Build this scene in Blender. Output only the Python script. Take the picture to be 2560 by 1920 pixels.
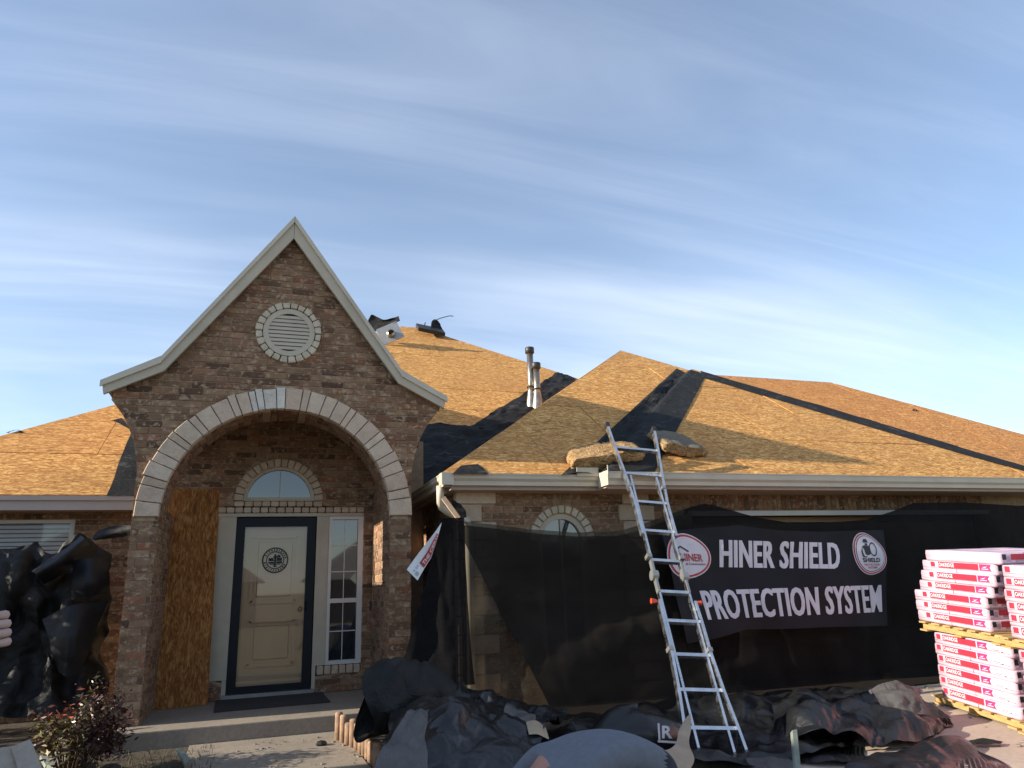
import bpy, bmesh, math, random
from mathutils import Vector, Matrix, noise
R = math.radians
rnd = random.Random(7)
for o in list(bpy.data.objects): bpy.data.objects.remove(o, do_unlink=True)
SC = bpy.context.scene
COL = SC.collection

# ------------------------------------------------------------------ camera
FPX, PW, PH = 1794.85, 2560, 1920
YAW, PIT, ROL = R(18.90094), R(15.49877), R(-2.07696)
CAM = Vector((0, 0, 1.36))
_f = Vector((math.sin(YAW)*math.cos(PIT), math.cos(YAW)*math.cos(PIT), math.sin(PIT)))
_r0 = Vector((math.cos(YAW), -math.sin(YAW), 0)); _u0 = _r0.cross(_f)
_r = _r0*math.cos(ROL) + _u0*math.sin(ROL); _u = -_r0*math.sin(ROL) + _u0*math.cos(ROL)
cd = bpy.data.cameras.new('camera'); cd.sensor_width = 36; cd.lens = FPX/PW*36; cd.clip_start = .05; cd.clip_end = 3000
cam = bpy.data.objects.new('camera', cd); COL.objects.link(cam); SC.camera = cam
cam.matrix_world = Matrix(((_r.x, _u.x, -_f.x, CAM.x), (_r.y, _u.y, -_f.y, CAM.y), (_r.z, _u.z, -_f.z, CAM.z), (0, 0, 0, 1)))

# ------------------------------------------------------------------ light, sky, exposure
SUN = Vector((1, -.035, -.365)).normalized()          # the way the light travels: from the left, low, a touch behind the house
SUN_EL = math.asin(-SUN.z)
sl = bpy.data.lights.new('sun', 'SUN'); sl.energy = 4.7; sl.angle = R(.53); sl.color = (1, .9, .74)
so = bpy.data.objects.new('sun', sl); COL.objects.link(so); so.rotation_euler = SUN.to_track_quat('-Z', 'Y').to_euler()
so.location = (-20, 8, 20)
W = bpy.data.worlds.new('World'); SC.world = W; W.use_nodes = True
nt = W.node_tree; nt.nodes.clear()
def N(t, **k):
    n = nt.nodes.new(t)
    for a, b in k.items(): setattr(n, a, b)
    return n
L = lambda a, b: nt.links.new(a, b)
sky = N('ShaderNodeTexSky', sky_type='NISHITA', sun_disc=False)
sky.sun_elevation = SUN_EL; sky.sun_rotation = math.atan2(-SUN.x, -SUN.y); sky.air_density = 1.0; sky.dust_density = .15; sky.ozone_density = 2.2; sky.altitude = 350
tc = N('ShaderNodeTexCoord'); sep = N('ShaderNodeSeparateXYZ'); L(tc.outputs['Generated'], sep.inputs[0])
def math_(op, a, b=None, clamp=False):
    m = N('ShaderNodeMath', operation=op, use_clamp=clamp)
    for i, v in enumerate((a, b)):
        if v is None: continue
        if isinstance(v, (int, float)): m.inputs[i].default_value = v
        else: L(v, m.inputs[i])
    return m.outputs[0]
zz = math_('ADD', math_('MAXIMUM', sep.outputs['Z'], .0), .18)       # flatten the dome onto a high cloud layer
cx = math_('DIVIDE', sep.outputs['X'], zz); cy = math_('DIVIDE', sep.outputs['Y'], zz)
cmb = N('ShaderNodeCombineXYZ'); L(cx, cmb.inputs[0]); L(cy, cmb.inputs[1])
def cloud(rot, scale, nscale, detail, lo, hi, dist=.6):
    mp = N('ShaderNodeMapping'); mp.inputs['Rotation'].default_value = (0, 0, R(rot)); mp.inputs['Scale'].default_value = scale; mp.inputs['Location'].default_value = (12.7, -3.3, 0)
    L(cmb.outputs[0], mp.inputs[0])
    n = N('ShaderNodeTexNoise'); n.inputs['Scale'].default_value = nscale; n.inputs['Detail'].default_value = detail
    n.inputs['Roughness'].default_value = .58; n.inputs['Distortion'].default_value = dist; L(mp.outputs[0], n.inputs['Vector'])
    mr = N('ShaderNodeMapRange', interpolation_type='SMOOTHSTEP'); mr.inputs['From Min'].default_value = lo; mr.inputs['From Max'].default_value = hi
    L(n.outputs['Fac'], mr.inputs['Value']); return mr.outputs[0]
c1 = cloud(17, (.24, .85, 1), .95, 5, .40, .74, .5)
c2 = cloud(24, (.22, 1.5, 1), 2.4, 8, .40, .84, .8)
c3 = cloud(60, (1, 1.1, 1), .55, 3, .32, .68, .3)
cov = math_('MULTIPLY', math_('ADD', math_('MULTIPLY', c1, .60), math_('MULTIPLY', c2, .22)), math_('ADD', math_('MULTIPLY', c3, .7), .4), True)
cov = math_('ADD', math_('MULTIPLY', cov, .76), .11, True)            # a thin veil everywhere
mx = N('ShaderNodeMix', data_type='RGBA'); L(cov, mx.inputs['Factor']); L(sky.outputs[0], mx.inputs['A'])
mx.inputs['B'].default_value = (5.6, 6.1, 7.0, 1)
bg = N('ShaderNodeBackground'); bg.inputs['Strength'].default_value = .11; L(mx.outputs['Result'], bg.inputs['Color'])
wo = N('ShaderNodeOutputWorld'); L(bg.outputs[0], wo.inputs[0])
vs = SC.view_settings; vs.view_transform = 'Standard'; vs.look = 'None'; vs.exposure = 1.0; vs.gamma = 1; vs.use_curve_mapping = False
SC.cycles.use_denoising = True; SC.cycles.max_bounces = 8; SC.cycles.transparent_max_bounces = 16

# ------------------------------------------------------------------ photograph measurements -> places
def ray(px, py): return _f*FPX + _r*(px-PW/2) - _u*(py-PH/2)
def at(px, py, Y):                     # the point seen at a pixel on the upright plane Y = const
    d = ray(px, py); return CAM + d*(Y/d.y)
G_S, G_Z0, G_YB = .075, -.02, 7.7       # the driveway falls gently towards the street
def ground_z(y):
    if y >= G_YB: return G_Z0
    z = G_Z0 - G_S*(G_YB-max(y, -2)); return z - .01*max(0, -2-y)*0
def on_ground(px, py, h=0):
    d = ray(px, py); k = (G_Z0+h-G_S*G_YB-CAM.z)/(d.z-G_S*d.y); p = CAM + d*k
    if p.y > G_YB: k = (G_Z0+h-CAM.z)/d.z; p = CAM + d*k
    return p

# ------------------------------------------------------------------ builders
def tag(o, label=None, cat=None, group=None, kind=None):
    if label: o['label'] = label
    if cat: o['category'] = cat
    if group: o['group'] = group
    if kind: o['kind'] = kind
    return o
def empty(name, loc=(0, 0, 0), **k):
    o = bpy.data.objects.new(name, None); COL.objects.link(o); o.location = loc; o.empty_display_size = .2
    return tag(o, **k)
def link(name, me, parent=None, loc=None):
    o = bpy.data.objects.new(name, me); COL.objects.link(o)
    if parent is not None: o.parent = parent
    if loc is not None: o.location = loc
    elif parent is not None:
        q = parent; w = Vector(q.location)
        while q.parent is not None: q = q.parent; w += q.location
        o.location = -w
    return o
class MB:
    def __init__(s): s.v = []; s.f = []; s.a = []
    def add(s, vs_, fs, a=0.0):
        n = len(s.v); s.v += [tuple(p) for p in vs_]; s.f += [tuple(i+n for i in f) for f in fs]; s.a += [a]*len(vs_); return s
    def box(s, x0, x1, y0, y1, z0, z1, a=0.0):
        return s.add([(x0,y0,z0),(x1,y0,z0),(x1,y1,z0),(x0,y1,z0),(x0,y0,z1),(x1,y0,z1),(x1,y1,z1),(x0,y1,z1)],
            [(0,3,2,1),(4,5,6,7),(0,1,5,4),(1,2,6,5),(2,3,7,6),(3,0,4,7)], a)
    def obox(s, c, ax, ay, az, a=0.0):        # a box from its centre and three half-axis vectors
        c, ax, ay, az = Vector(c), Vector(ax), Vector(ay), Vector(az); P = []
        for k in (-1, 1):
            for i, j in ((-1,-1),(1,-1),(1,1),(-1,1)): P.append(c+ax*i+ay*j+az*k)
        fl = ax.cross(ay).dot(az) < 0
        F = [(0,3,2,1),(4,5,6,7),(0,1,5,4),(1,2,6,5),(2,3,7,6),(3,0,4,7)]
        return s.add(P, [tuple(reversed(f)) for f in F] if fl else F, a)
    def bar(s, p, q, w, h, up=(0,0,1), a=0.0):
        p, q = Vector(p), Vector(q); d = (q-p); l = d.length; d.normalize()
        side = d.cross(Vector(up)).normalized(); u2 = side.cross(d)
        return s.obox((p+q)/2, d*l/2, side*w/2, u2*h/2, a)
    def prism(s, poly, off, a=0.0):           # a planar polygon pushed along a vector
        n = len(poly); off = Vector(off); P = [Vector(p) for p in poly]; Q = [p+off for p in P]
        nrm = Vector((0,0,0))
        for i in range(n): nrm += P[i].cross(P[(i+1) % n])
        rev = nrm.dot(off) > 0
        F = [tuple(range(n)), tuple(range(2*n-1, n-1, -1))] + [(i, n+i, n+(i+1) % n, (i+1) % n) for i in range(n)]
        return s.add(P+Q, [tuple(reversed(f)) for f in F] if rev else F, a)
    def tube(s, path, r, seg=10, cap=True, a=0.0):
        path = [Vector(p) for p in path]; rr = r if isinstance(r, (list, tuple)) else [r]*len(path); V_ = []; F = []
        ref = None
        for i, p in enumerate(path):
            d = (path[min(i+1, len(path)-1)]-path[max(i-1, 0)]).normalized()
            if ref is None: ref = d.orthogonal().normalized()
            ref = (ref - d*ref.dot(d)).normalized(); b = d.cross(ref)
            for k in range(seg):
                t = 2*math.pi*k/seg; V_.append(p+(ref*math.cos(t)+b*math.sin(t))*rr[i])
        for i in range(len(path)-1):
            for k in range(seg): F.append((i*seg+k, i*seg+(k+1) % seg, (i+1)*seg+(k+1) % seg, (i+1)*seg+k))
        if cap: F.append(tuple(range(seg-1, -1, -1))); F.append(tuple(range((len(path)-1)*seg, len(path)*seg)))
        return s.add(V_, F, a)
    def grid(s, rows, a=0.0):
        m = len(rows[0]); V_ = [p for r_ in rows for p in r_]
        return s.add(V_, [(i*m+j, i*m+j+1, (i+1)*m+j+1, (i+1)*m+j) for i in range(len(rows)-1) for j in range(m-1)], a)
    def mesh(s, name, mat, smooth=False):
        me = bpy.data.meshes.new(name); me.from_pydata(s.v, [], s.f); me.materials.append(mat)
        if any(s.a):
            at_ = me.attributes.new('rnd', 'FLOAT', 'POINT'); at_.data.foreach_set('value', s.a)
        if smooth: me.polygons.foreach_set('use_smooth', [True]*len(me.polygons))
        me.update(); return me
    def build(s, name, mat, parent=None, smooth=False, **k):
        return tag(link(name, s.mesh(name, mat, smooth), parent), **k)
def bevel_mesh(me, w, seg=2):
    b = bmesh.new(); b.from_mesh(me); bmesh.ops.bevel(b, geom=b.edges[:]+b.verts[:], offset=w, segments=seg, affect='EDGES', profile=.6)
    b.to_mesh(me); b.free(); return me

def fb(p, sc, oct_=3):
    v = 0; a = 1; q = Vector(p)*sc
    for _ in range(oct_): v += a*noise.noise(q); q = q*2.03+Vector((3.1,1.7,9.2)); a *= .5
    return v
def ridge(p, sc, oct_=3):
    v = 0; a = 1; q = Vector(p)*sc
    for _ in range(oct_): v += a*(1-2*abs(noise.noise(q))); q = q*2.1+Vector((5.3,2.9,1.1)); a *= .5
    return v
_cr = random.Random(31); CDIR = [(Vector((_cr.gauss(0,1), _cr.gauss(0,1), _cr.gauss(0,1))).normalized(), _cr.uniform(.55, 2.6), _cr.uniform(0, 9)) for _ in range(9)]
def crease(p, sc):                      # straight sharp folds at many angles, as in crumpled sheeting
    q = Vector(p)*sc; w = Vector((noise.noise(q*.7), noise.noise(q*.7+Vector((9,2,4))), noise.noise(q*.7+Vector((1,7,3)))))*.55; q = q+w; v = 0
    for d, f, ph in CDIR:
        x = q.dot(d)*f+ph; m = noise.noise(q*.5+d*5)+.35
        if m > 0: v += min(m, .7)*(abs((x % 2)-1)*2-1)/f**.8
    return v*.75
def catmull(P, t):
    n = len(P); x = t*(n-1); i = min(int(x), n-2); u = x-i
    p1, p2 = P[i], P[i+1]; p0 = P[i-1] if i > 0 else p1*2-p2; p3 = P[i+2] if i+2 < n else p2*2-p1
    return (p1*2 + (p2-p0)*u + (p0*2-p1*5+p2*4-p3)*u*u + (-p0+p1*3-p2*3+p3)*u*u*u)*.5
def sheet_rows(ctrl, nu, nv, amp=.03, sc=2.5, seed=0, kind='fold', pin_top=False, sharp=.5):
    ctrl = [[Vector(p) for p in r_] for r_ in ctrl]; rows = []
    for j in range(nv+1):
        t = j/nv; line = [catmull([r_[k] if len(r_) == len(ctrl[0]) else r_[k] for r_ in ctrl], t) for k in range(len(ctrl[0]))]
        rows.append([catmull(line, i/nu) for i in range(nu+1)])
    out = []
    for j in range(nv+1):
        o = []
        for i in range(nu+1):
            p = rows[j][i]; a = rows[j][min(i+1, nu)]-rows[j][max(i-1, 0)]; b = rows[min(j+1, nv)][i]-rows[max(j-1, 0)][i]
            n = a.cross(b)
            n = n.normalized() if n.length > 1e-9 else Vector((0,0,1))
            q = p+Vector((seed*7.3, seed*3.1, seed*1.7))
            d = amp*(sharp*(1.25*crease(q, sc)+.55*crease(q+Vector((4,8,1)), sc*2.3)) + (1-sharp)*fb(q, sc*.8, 3)*1.4)
            if pin_top: d *= min(1, j/nv*4)
            o.append(p+n*d)
        out.append(o)
    return out

# ------------------------------------------------------------------ materials
M = {}
class MT:
    def __init__(s, name, rough=.7, metal=0, spec=.5):
        m = bpy.data.materials.new(name); m.use_nodes = True; s.m = m; s.t = m.node_tree; s.t.nodes.clear()
        s.o = s.n('ShaderNodeOutputMaterial'); s.b = s.n('ShaderNodeBsdfPrincipled'); s.l(s.b.outputs[0], s.o.inputs[0])
        s.b.inputs['Roughness'].default_value = rough; s.b.inputs['Metallic'].default_value = metal; s.b.inputs['Specular IOR Level'].default_value = spec
        s.co = s.n('ShaderNodeTexCoord').outputs['Object']; M[name] = m
    def n(s, t, **k):
        q = s.t.nodes.new(t)
        for a, b in k.items(): setattr(q, a, b)
        return q
    def l(s, a, b): s.t.links.new(a, b)
    def map(s, scale=(1,1,1), rot=(0,0,0), vec=None):
        q = s.n('ShaderNodeMapping'); q.inputs['Scale'].default_value = scale; q.inputs['Rotation'].default_value = rot
        s.l(vec if vec is not None else s.co, q.inputs[0]); return q.outputs[0]
    def noise(s, sc, det=4, rough=.55, vec=None, dist=0):
        q = s.n('ShaderNodeTexNoise'); q.inputs['Scale'].default_value = sc; q.inputs['Detail'].default_value = det
        q.inputs['Roughness'].default_value = rough; q.inputs['Distortion'].default_value = dist
        s.l(vec if vec is not None else s.co, q.inputs['Vector']); return q.outputs['Fac']
    def vor(s, sc, vec=None, feature='F1'):
        q = s.n('ShaderNodeTexVoronoi', feature=feature); q.inputs['Scale'].default_value = sc
        s.l(vec if vec is not None else s.co, q.inputs['Vector']); return q
    def ramp(s, fac, stops):
        q = s.n('ShaderNodeValToRGB'); e = q.color_ramp.elements
        while len(e) < len(stops): e.new(.5)
        for i, (p, c) in enumerate(stops): e[i].position = p; e[i].color = (*c, 1) if len(c) == 3 else c
        s.l(fac, q.inputs[0]); return q.outputs[0]
    def mr(s, v, a, b, c=0, d=1):
        q = s.n('ShaderNodeMapRange'); s.l(v, q.inputs[0])
        for i, x in enumerate((a, b, c, d)): q.inputs[i+1].default_value = x
        return q.outputs[0]
    def mix(s, f, a, b, mode='MIX'):
        q = s.n('ShaderNodeMix', data_type='RGBA', blend_type=mode)
        for key, v in (('Factor', f), ('A', a), ('B', b)):
            if isinstance(v, (int, float)): q.inputs[key].default_value = v
            elif isinstance(v, tuple): q.inputs[key].default_value = (*v, 1) if len(v) == 3 else v
            else: s.l(v, q.inputs[key])
        return q.outputs['Result']
    def math(s, op, a, b):
        q = s.n('ShaderNodeMath', operation=op)
        for i, v in enumerate((a, b)):
            if isinstance(v, (int, float)): q.inputs[i].default_value = v
            else: s.l(v, q.inputs[i])
        return q.outputs[0]
    def col(s, c):
        if isinstance(c, tuple): s.b.inputs['Base Color'].default_value = (*c, 1)
        else: s.l(c, s.b.inputs['Base Color'])
        return s
    def bump(s, h, st=.3, d=.01):
        q = s.n('ShaderNodeBump'); q.inputs['Strength'].default_value = st; q.inputs['Distance'].default_value = d
        s.l(h, q.inputs['Height']); s.l(q.outputs[0], s.b.inputs['Normal']); return s
    def rand(s): return s.n('ShaderNodeObjectInfo').outputs['Random']
    def attr(s, n='rnd'): return s.n('ShaderNodeAttribute', attribute_name=n).outputs['Fac']
    def shift(s, r, k=37.0):
        q = s.n('ShaderNodeVectorMath', operation='ADD'); s.l(s.co, q.inputs[0]); c = s.n('ShaderNodeCombineXYZ')
        v = s.math('MULTIPLY', r, k)
        for i in range(3): s.l(v, c.inputs[i])
        s.l(c.outputs[0], q.inputs[1]); return q.outputs[0]
def plain(name, c, rough=.6, metal=0, var=.12, sc=6, bump=.1, spec=.5, dirt=None):
    t = MT(name, rough, metal, spec); n = t.noise(sc, 5); d = tuple(x*(1-var) for x in c); u_ = tuple(min(1, x*(1+var)) for x in c)
    k = t.ramp(n, [(.3, d), (.7, u_)])
    if dirt: k = t.mix(t.mr(t.noise(sc*.35, 6, .65), .5, .75, 0, .7), k, dirt)
    t.col(k)
    if bump: t.bump(t.noise(sc*6, 4), bump, .004)
    return t.m
def brick_mat(name, mode):
    t = MT(name, .88, 0, .25); r = t.rand() if mode == 'obj' else t.attr(); v = t.shift(r)
    base = t.ramp(r, [(0, (.09,.048,.029)), (.15, (.19,.105,.061)), (.40, (.27,.16,.092)), (.64, (.33,.205,.12)), (.82, (.185,.094,.054)), (.93, (.31,.125,.066)), (1, (.38,.25,.155))])
    base = t.mix(t.mr(t.noise(9, 5, .6, v), .35, .7, 0, .55), base, (.10,.06,.045))
    sm = t.mr(t.noise(15, 4, .7, t.map((1,1,1.3), vec=v)), .52, .62, 0, .8)
    base = t.mix(sm, base, (.44,.32,.215))
    base = t.mix(t.mr(t.noise(70, 2, .5, v), .6, .72, 0, .5), base, (.06,.035,.028))
    t.col(base); t.bump(t.noise(45, 5, .65, v), .6, .006); return t.m
brick_mat('brick', 'obj'); brick_mat('brick_joined', 'attr')
t = MT('mortar', .95); t.col(t.ramp(t.noise(14, 5), [(.3, (.29,.205,.135)), (.7, (.42,.31,.21))])); t.bump(t.noise(90, 4), .5, .004)
def stone_mat(name, stops, sc=7):
    t = MT(name, .85, 0, .3); r = t.rand(); v = t.shift(r); c = t.ramp(r, stops)
    c = t.mix(t.mr(t.noise(sc, 6, .65, v), .45, .75, 0, .5), c, (.34,.25,.18))
    c = t.mix(t.mr(t.noise(60, 3, .5, v), .58, .75, 0, .35), c, (.16,.125,.10)); t.col(c)
    t.bump(t.math('ADD', t.noise(18, 6, .6, v), t.math('MULTIPLY', t.noise(5, 3, .5, v), 1.5)), .8, .02); return t.m
stone_mat('arch_stone', [(0, (.50,.385,.28)), (.35, (.60,.47,.35)), (.7, (.55,.41,.31)), (1, (.66,.535,.41))])
stone_mat('pale_stone', [(0, (.62,.56,.49)), (1, (.70,.65,.58))])
stone_mat('ring_stone', [(0, (.50,.43,.32)), (.5, (.58,.495,.375)), (1, (.64,.55,.425))], 16)
stone_mat('lintel_stone', [(0, (.46,.36,.265)), (.5, (.54,.425,.31)), (1, (.58,.465,.355))], 16)
plain('trim', (.48,.415,.315), .55, 0, .05, 5, .05, dirt=(.36,.30,.22))
plain('trim_dark', (.30,.265,.22), .6, 0, .06, 5, .05)
plain('gutter', (.53,.47,.37), .4, 0, .05, 4, .02, dirt=(.40,.34,.26))
plain('fascia', (.45,.375,.335), .5, 0, .05, 4, .04)
plain('soffit', (.38,.27,.175), .7, 0, .06, 4, .05)
plain('cream_paint', (.47,.315,.18), .5, 0, .05, 3, .04)
plain('black_frame', (.006,.009,.014), .5, 0, .2, 5, .03, .25)
plain('white_vinyl', (.62,.58,.54), .4, 0, .04, 5, .02)
plain('bronze', (.10,.07,.045), .4, .6, .1, 5, .02)
plain('dark_inside', (.012,.012,.013), .9, 0, .1, 3, 0)
plain('doormat', (.035,.032,.032), .95, 0, .25, 40, .6)
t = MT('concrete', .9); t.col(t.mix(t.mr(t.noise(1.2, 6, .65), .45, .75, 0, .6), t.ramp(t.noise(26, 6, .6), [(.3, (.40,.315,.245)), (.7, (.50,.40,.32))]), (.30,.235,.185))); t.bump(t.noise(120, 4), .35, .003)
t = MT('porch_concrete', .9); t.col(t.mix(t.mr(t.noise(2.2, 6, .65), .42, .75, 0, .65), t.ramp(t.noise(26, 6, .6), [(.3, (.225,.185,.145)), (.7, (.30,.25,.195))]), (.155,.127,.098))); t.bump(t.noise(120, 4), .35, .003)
t = MT('lawn', .97); t.col(t.mix(t.mr(t.noise(.35, 5, .6), .4, .7, 0, .5), t.ramp(t.noise(11, 7, .7), [(.3, (.17,.125,.06)), (.55, (.27,.205,.105)), (.8, (.36,.28,.16))]), (.16,.15,.065))); t.bump(t.noise(40, 6, .7), 1, .03)
t = MT('soil', .97); t.col(t.ramp(t.noise(7, 7, .7), [(.3, (.035,.026,.018)), (.55, (.075,.055,.035)), (.8, (.13,.10,.06))])); t.bump(t.noise(30, 6, .7), 1, .03)
def osb_mat(name, vert=False, tint=(1,1,1)):
    t = MT(name, .85, 0, .25); r = t.rand(); v = t.shift(r, 11)
    s = (24, 24, 6) if vert else (7.5, 21, 21)
    k = lambda c: tuple(x*y for x, y in zip(c, tint))
    n1 = t.noise(1, 3, .6, t.map(s, vec=v), 1.6); n2 = t.noise(1, 2, .5, t.map(tuple(x*1.9 for x in s), (.1,.05,.35), v), 1.1)
    c = t.ramp(t.math('ADD', t.math('MULTIPLY', n1, .6), t.math('MULTIPLY', n2, .4)), [(.36, k((.21,.085,.024))), (.45, k((.43,.195,.052))), (.52, k((.57,.28,.078))), (.60, k((.84,.51,.185)))])
    c = t.mix(t.mr(t.noise(.9, 5, .65, v), .45, .75, 0, .4), c, k((.30,.16,.06)))
    c = t.mix(t.mr(t.vor(3.2, t.map((1,1.6,1.6), vec=v)).outputs['Distance'], .045, .02, 0, .85), c, (.07,.05,.035))
    c = t.mix(t.mr(r, 0, 1, 0, .28), c, k((.42,.19,.065)))
    t.col(c); t.bump(n1, .35, .006); return t.m
osb_mat('osb'); osb_mat('osb_rear_light', tint=(.98,.86,.86)); osb_mat('osb_upright', True, (.52,.43,.40))  # second copy is redder: the rear slope's light put into the sheathing colour
t = MT('felt', .8, 0, .18); n = t.noise(5, 6, .65); c = t.ramp(n, [(.3, (.011,.0115,.012)), (.7, (.023,.0235,.024))])
c = t.mix(t.mr(t.noise(3.2, 7, .72, t.map((1,1,2)), 1.2), .57, .66, 0, .6), c, (.11,.105,.095)); t.col(c); t.bump(t.noise(16, 5, .6), .5, .02)
t = MT('plastic', .3, 0, .5); n = t.noise(3, 5, .6); t.col(t.ramp(n, [(.3, (.005,.0055,.006)), (.7, (.012,.0125,.014))])); t.l(t.mr(n, .3, .7, .24, .42), t.b.inputs['Roughness']); t.bump(t.noise(14, 5, .6), .35, .02)
t = MT('black_tarp', .6, 0, .25); n = t.noise(3, 5, .6); t.col(t.mix(t.mr(t.noise(1.5, 5, .7), .55, .75, 0, .6), t.ramp(n, [(.3, (.009,.009,.009)), (.7, (.018,.017,.016))]), (.045,.039,.031))); t.bump(t.noise(22, 5, .6), .4, .015)
t = MT('grey_tarp', .5, 0, .5); n = t.noise(4, 5, .6); t.col(t.ramp(n, [(.3, (.05,.046,.043)), (.7, (.10,.093,.087))])); t.bump(t.noise(18, 5, .6), .4, .015)
def net_mat(name, c, open_):
    t = MT(name, .9, 0, .12); t.col(t.ramp(t.noise(3, 5, .6, t.map((1,1,3))), [(.3, tuple(x*.75 for x in c)), (.7, tuple(x*1.35 for x in c))]))
    tr = t.n('ShaderNodeBsdfTransparent'); mxs = t.n('ShaderNodeMixShader')
    fac = t.mr(t.noise(1.3, 4, .6), .3, .7, open_*.8, open_*1.2); t.l(fac, mxs.inputs[0]); t.l(t.b.outputs[0], mxs.inputs[1]); t.l(tr.outputs[0], mxs.inputs[2])
    t.l(mxs.outputs[0], t.o.inputs[0]); return t.m
net_mat('net', (.046,.037,.025), .24); net_mat('net_shade', (.016,.0135,.011), .12); net_mat('net_dense', (.0065,.006,.0062), .05)  # first net is lightened to look sunlit, second darkened to look shaded
plain('banner', (.009,.0085,.011), .62, 0, .2, 4, .1, .22)
plain('white_print', (.62,.58,.60), .6, 0, .06, 9, 0); plain('red_print', (.42,.03,.035), .6, 0, .08, 9, 0); plain('ink', (.02,.022,.03), .6, 0, .1, 9, 0); plain('orange_print', (.45,.14,.03), .6, 0, .1, 9, 0)
plain('magenta_print', (.50,.03,.14), .5, 0, .08, 9, 0); plain('crimson_print', (.41,.025,.05), .5, 0, .1, 9, 0); plain('pale_print', (.80,.62,.67), .5, 0, .06, 9, 0)
t = MT('wrapper', .38, 0, .5); v = t.shift(t.rand()); t.col(t.ramp(t.noise(5, 5, .6, t.map((1,3,6), vec=v)), [(.3, (.55,.38,.47)), (.55, (.63,.46,.55)), (.75, (.69,.54,.62))])); t.bump(t.noise(16, 5, .6, t.map((1,2,4), vec=v)), .35, .01)
t = MT('pallet_wood', .85); t.col(t.ramp(t.noise(3, 5, .6, t.map((3,3,20))), [(.3, (.32,.19,.065)), (.7, (.50,.33,.13))])); t.bump(t.noise(10, 4), .3, .005)
plain('wood_tan', (.50,.33,.20), .8, 0, .2, 14, .3); plain('log_wood', (.30,.19,.12), .85, 0, .35, 18, .4)
t = MT('aluminium', .28, 1, .5); t.col(t.ramp(t.noise(7, 5), [(.3, (.62,.62,.62)), (.7, (.80,.80,.80))])); t.l(t.mr(t.noise(18, 5), .3, .7, .2, .42), t.b.inputs['Roughness'])
t = MT('galvanised', .35, .9, .5); t.col(t.ramp(t.noise(9, 5), [(.3, (.24,.205,.165)), (.7, (.40,.35,.29))])); 
plain('black_cap', (.02,.021,.022), .5, 0, .2, 8, .1); plain('red_plastic', (.5,.05,.02), .4, 0, .1, 6, 0)
plain('sky_tint_sheet', (.009,.0105,.0145), .55, 0, .25, 3, .2, .3); plain('truck_white', (.6,.6,.58), .4, 0, .05, 3, .02); plain('tyre', (.02,.02,.02), .9, 0, .2, 20, .2)  # flap plastic: bluish sky reflection put into its base colour
plain('grey_metal', (.30,.30,.29), .4, .6, .1, 8, .05)
plain('needles', (.03,.05,.022), .8, 0, .3, 6, 0)
t = MT('sponge', .95); n = t.noise(9, 6, .65); n2 = t.noise(22, 6, .7, None, 2); t.col(t.mix(t.mr(n2, .52, .38, 0, .9), t.ramp(n, [(.3, (.50,.29,.115)), (.7, (.72,.46,.21))]), (.14,.07,.028))); t.bump(n2, 1, .05)  # pits darkened in the colour, like shade in the hollows
t = MT('grey_granules', .95); t.col(t.ramp(t.noise(60, 4, .7), [(.3, (.09,.075,.055)), (.7, (.22,.18,.13))])); t.bump(t.noise(140, 3), .8, .006)
plain('cardboard', (.40,.30,.21), .85, 0, .14, 7, .2, dirt=(.26,.19,.13)); plain('shingle_scrap', (.23,.20,.17), .95, 0, .3, 60, .7); plain('pale_scrap', (.34,.29,.235), .9, 0, .12, 12, .2); plain('green_scrap', (.20,.22,.18), .85, 0, .2, 14, .3)
plain('house_wrap', (.66,.68,.70), .5, 0, .06, 7, .1)
plain('shirt', (.135,.145,.17), .9, 0, .1, 30, .25); plain('jeans', (.02,.024,.035), .9, 0, .2, 30, .25); plain('belt', (.015,.014,.016), .6, 0, .1, 9, .05); plain('hair', (.015,.012,.01), .8, 0, .3, 40, .5); plain('boot', (.06,.04,.025), .7, 0, .2, 12, .2); plain('navy_shirt', (.03,.035,.05), .9, 0, .2, 30, .25)
t = MT('skin', .5, 0, .4); t.col(t.ramp(t.noise(9, 5), [(.3, (.36,.17,.12)), (.7, (.44,.23,.17))])); t.b.inputs['Subsurface Weight'].default_value = .1; t.bump(t.noise(60, 4), .15, .003)
plain('glove', (.40,.27,.235), .8, 0, .12, 16, .3)
t = MT('glass', .03, 0, .5); t.col((.9,.95,.95)); gl = t.n('ShaderNodeBsdfGlossy'); gl.inputs['Roughness'].default_value = .02; gl.inputs['Color'].default_value = (.95,.97,1,1)
tr = t.n('ShaderNodeBsdfTransparent'); fr = t.n('ShaderNodeFresnel'); fr.inputs[0].default_value = 1.55; ms = t.n('ShaderNodeMixShader'); bp = t.noise(1.6, 3); bq = t.n('ShaderNodeBump'); bq.inputs['Strength'].default_value = .03; t.l(bp, bq.inputs['Height']); t.l(bq.outputs[0], gl.inputs['Normal'])
t.l(t.math('ADD', t.math('MULTIPLY', fr.outputs[0], 1.0), .02), ms.inputs[0]); t.l(tr.outputs[0], ms.inputs[1]); t.l(gl.outputs[0], ms.inputs[2]); t.l(ms.outputs[0], t.o.inputs[0])
t = MT('window_glass', .03, 0, .5); t.col((.02,.025,.03)); t.b.inputs['Coat Weight'].default_value = 1; t.b.inputs['Coat Roughness'].default_value = .02; t.b.inputs['Coat IOR'].default_value = 1.9; t.b.inputs['Roughness'].default_value = .05
t = MT('blind', .6); w = t.n('ShaderNodeTexWave', wave_type='BANDS', bands_direction='Z'); w.inputs['Scale'].default_value = 9; t.l(t.co, w.inputs['Vector']); t.col(t.ramp(w.outputs['Fac'], [(.2, (.16,.18,.17)), (.6, (.36,.40,.39))]))
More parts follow.
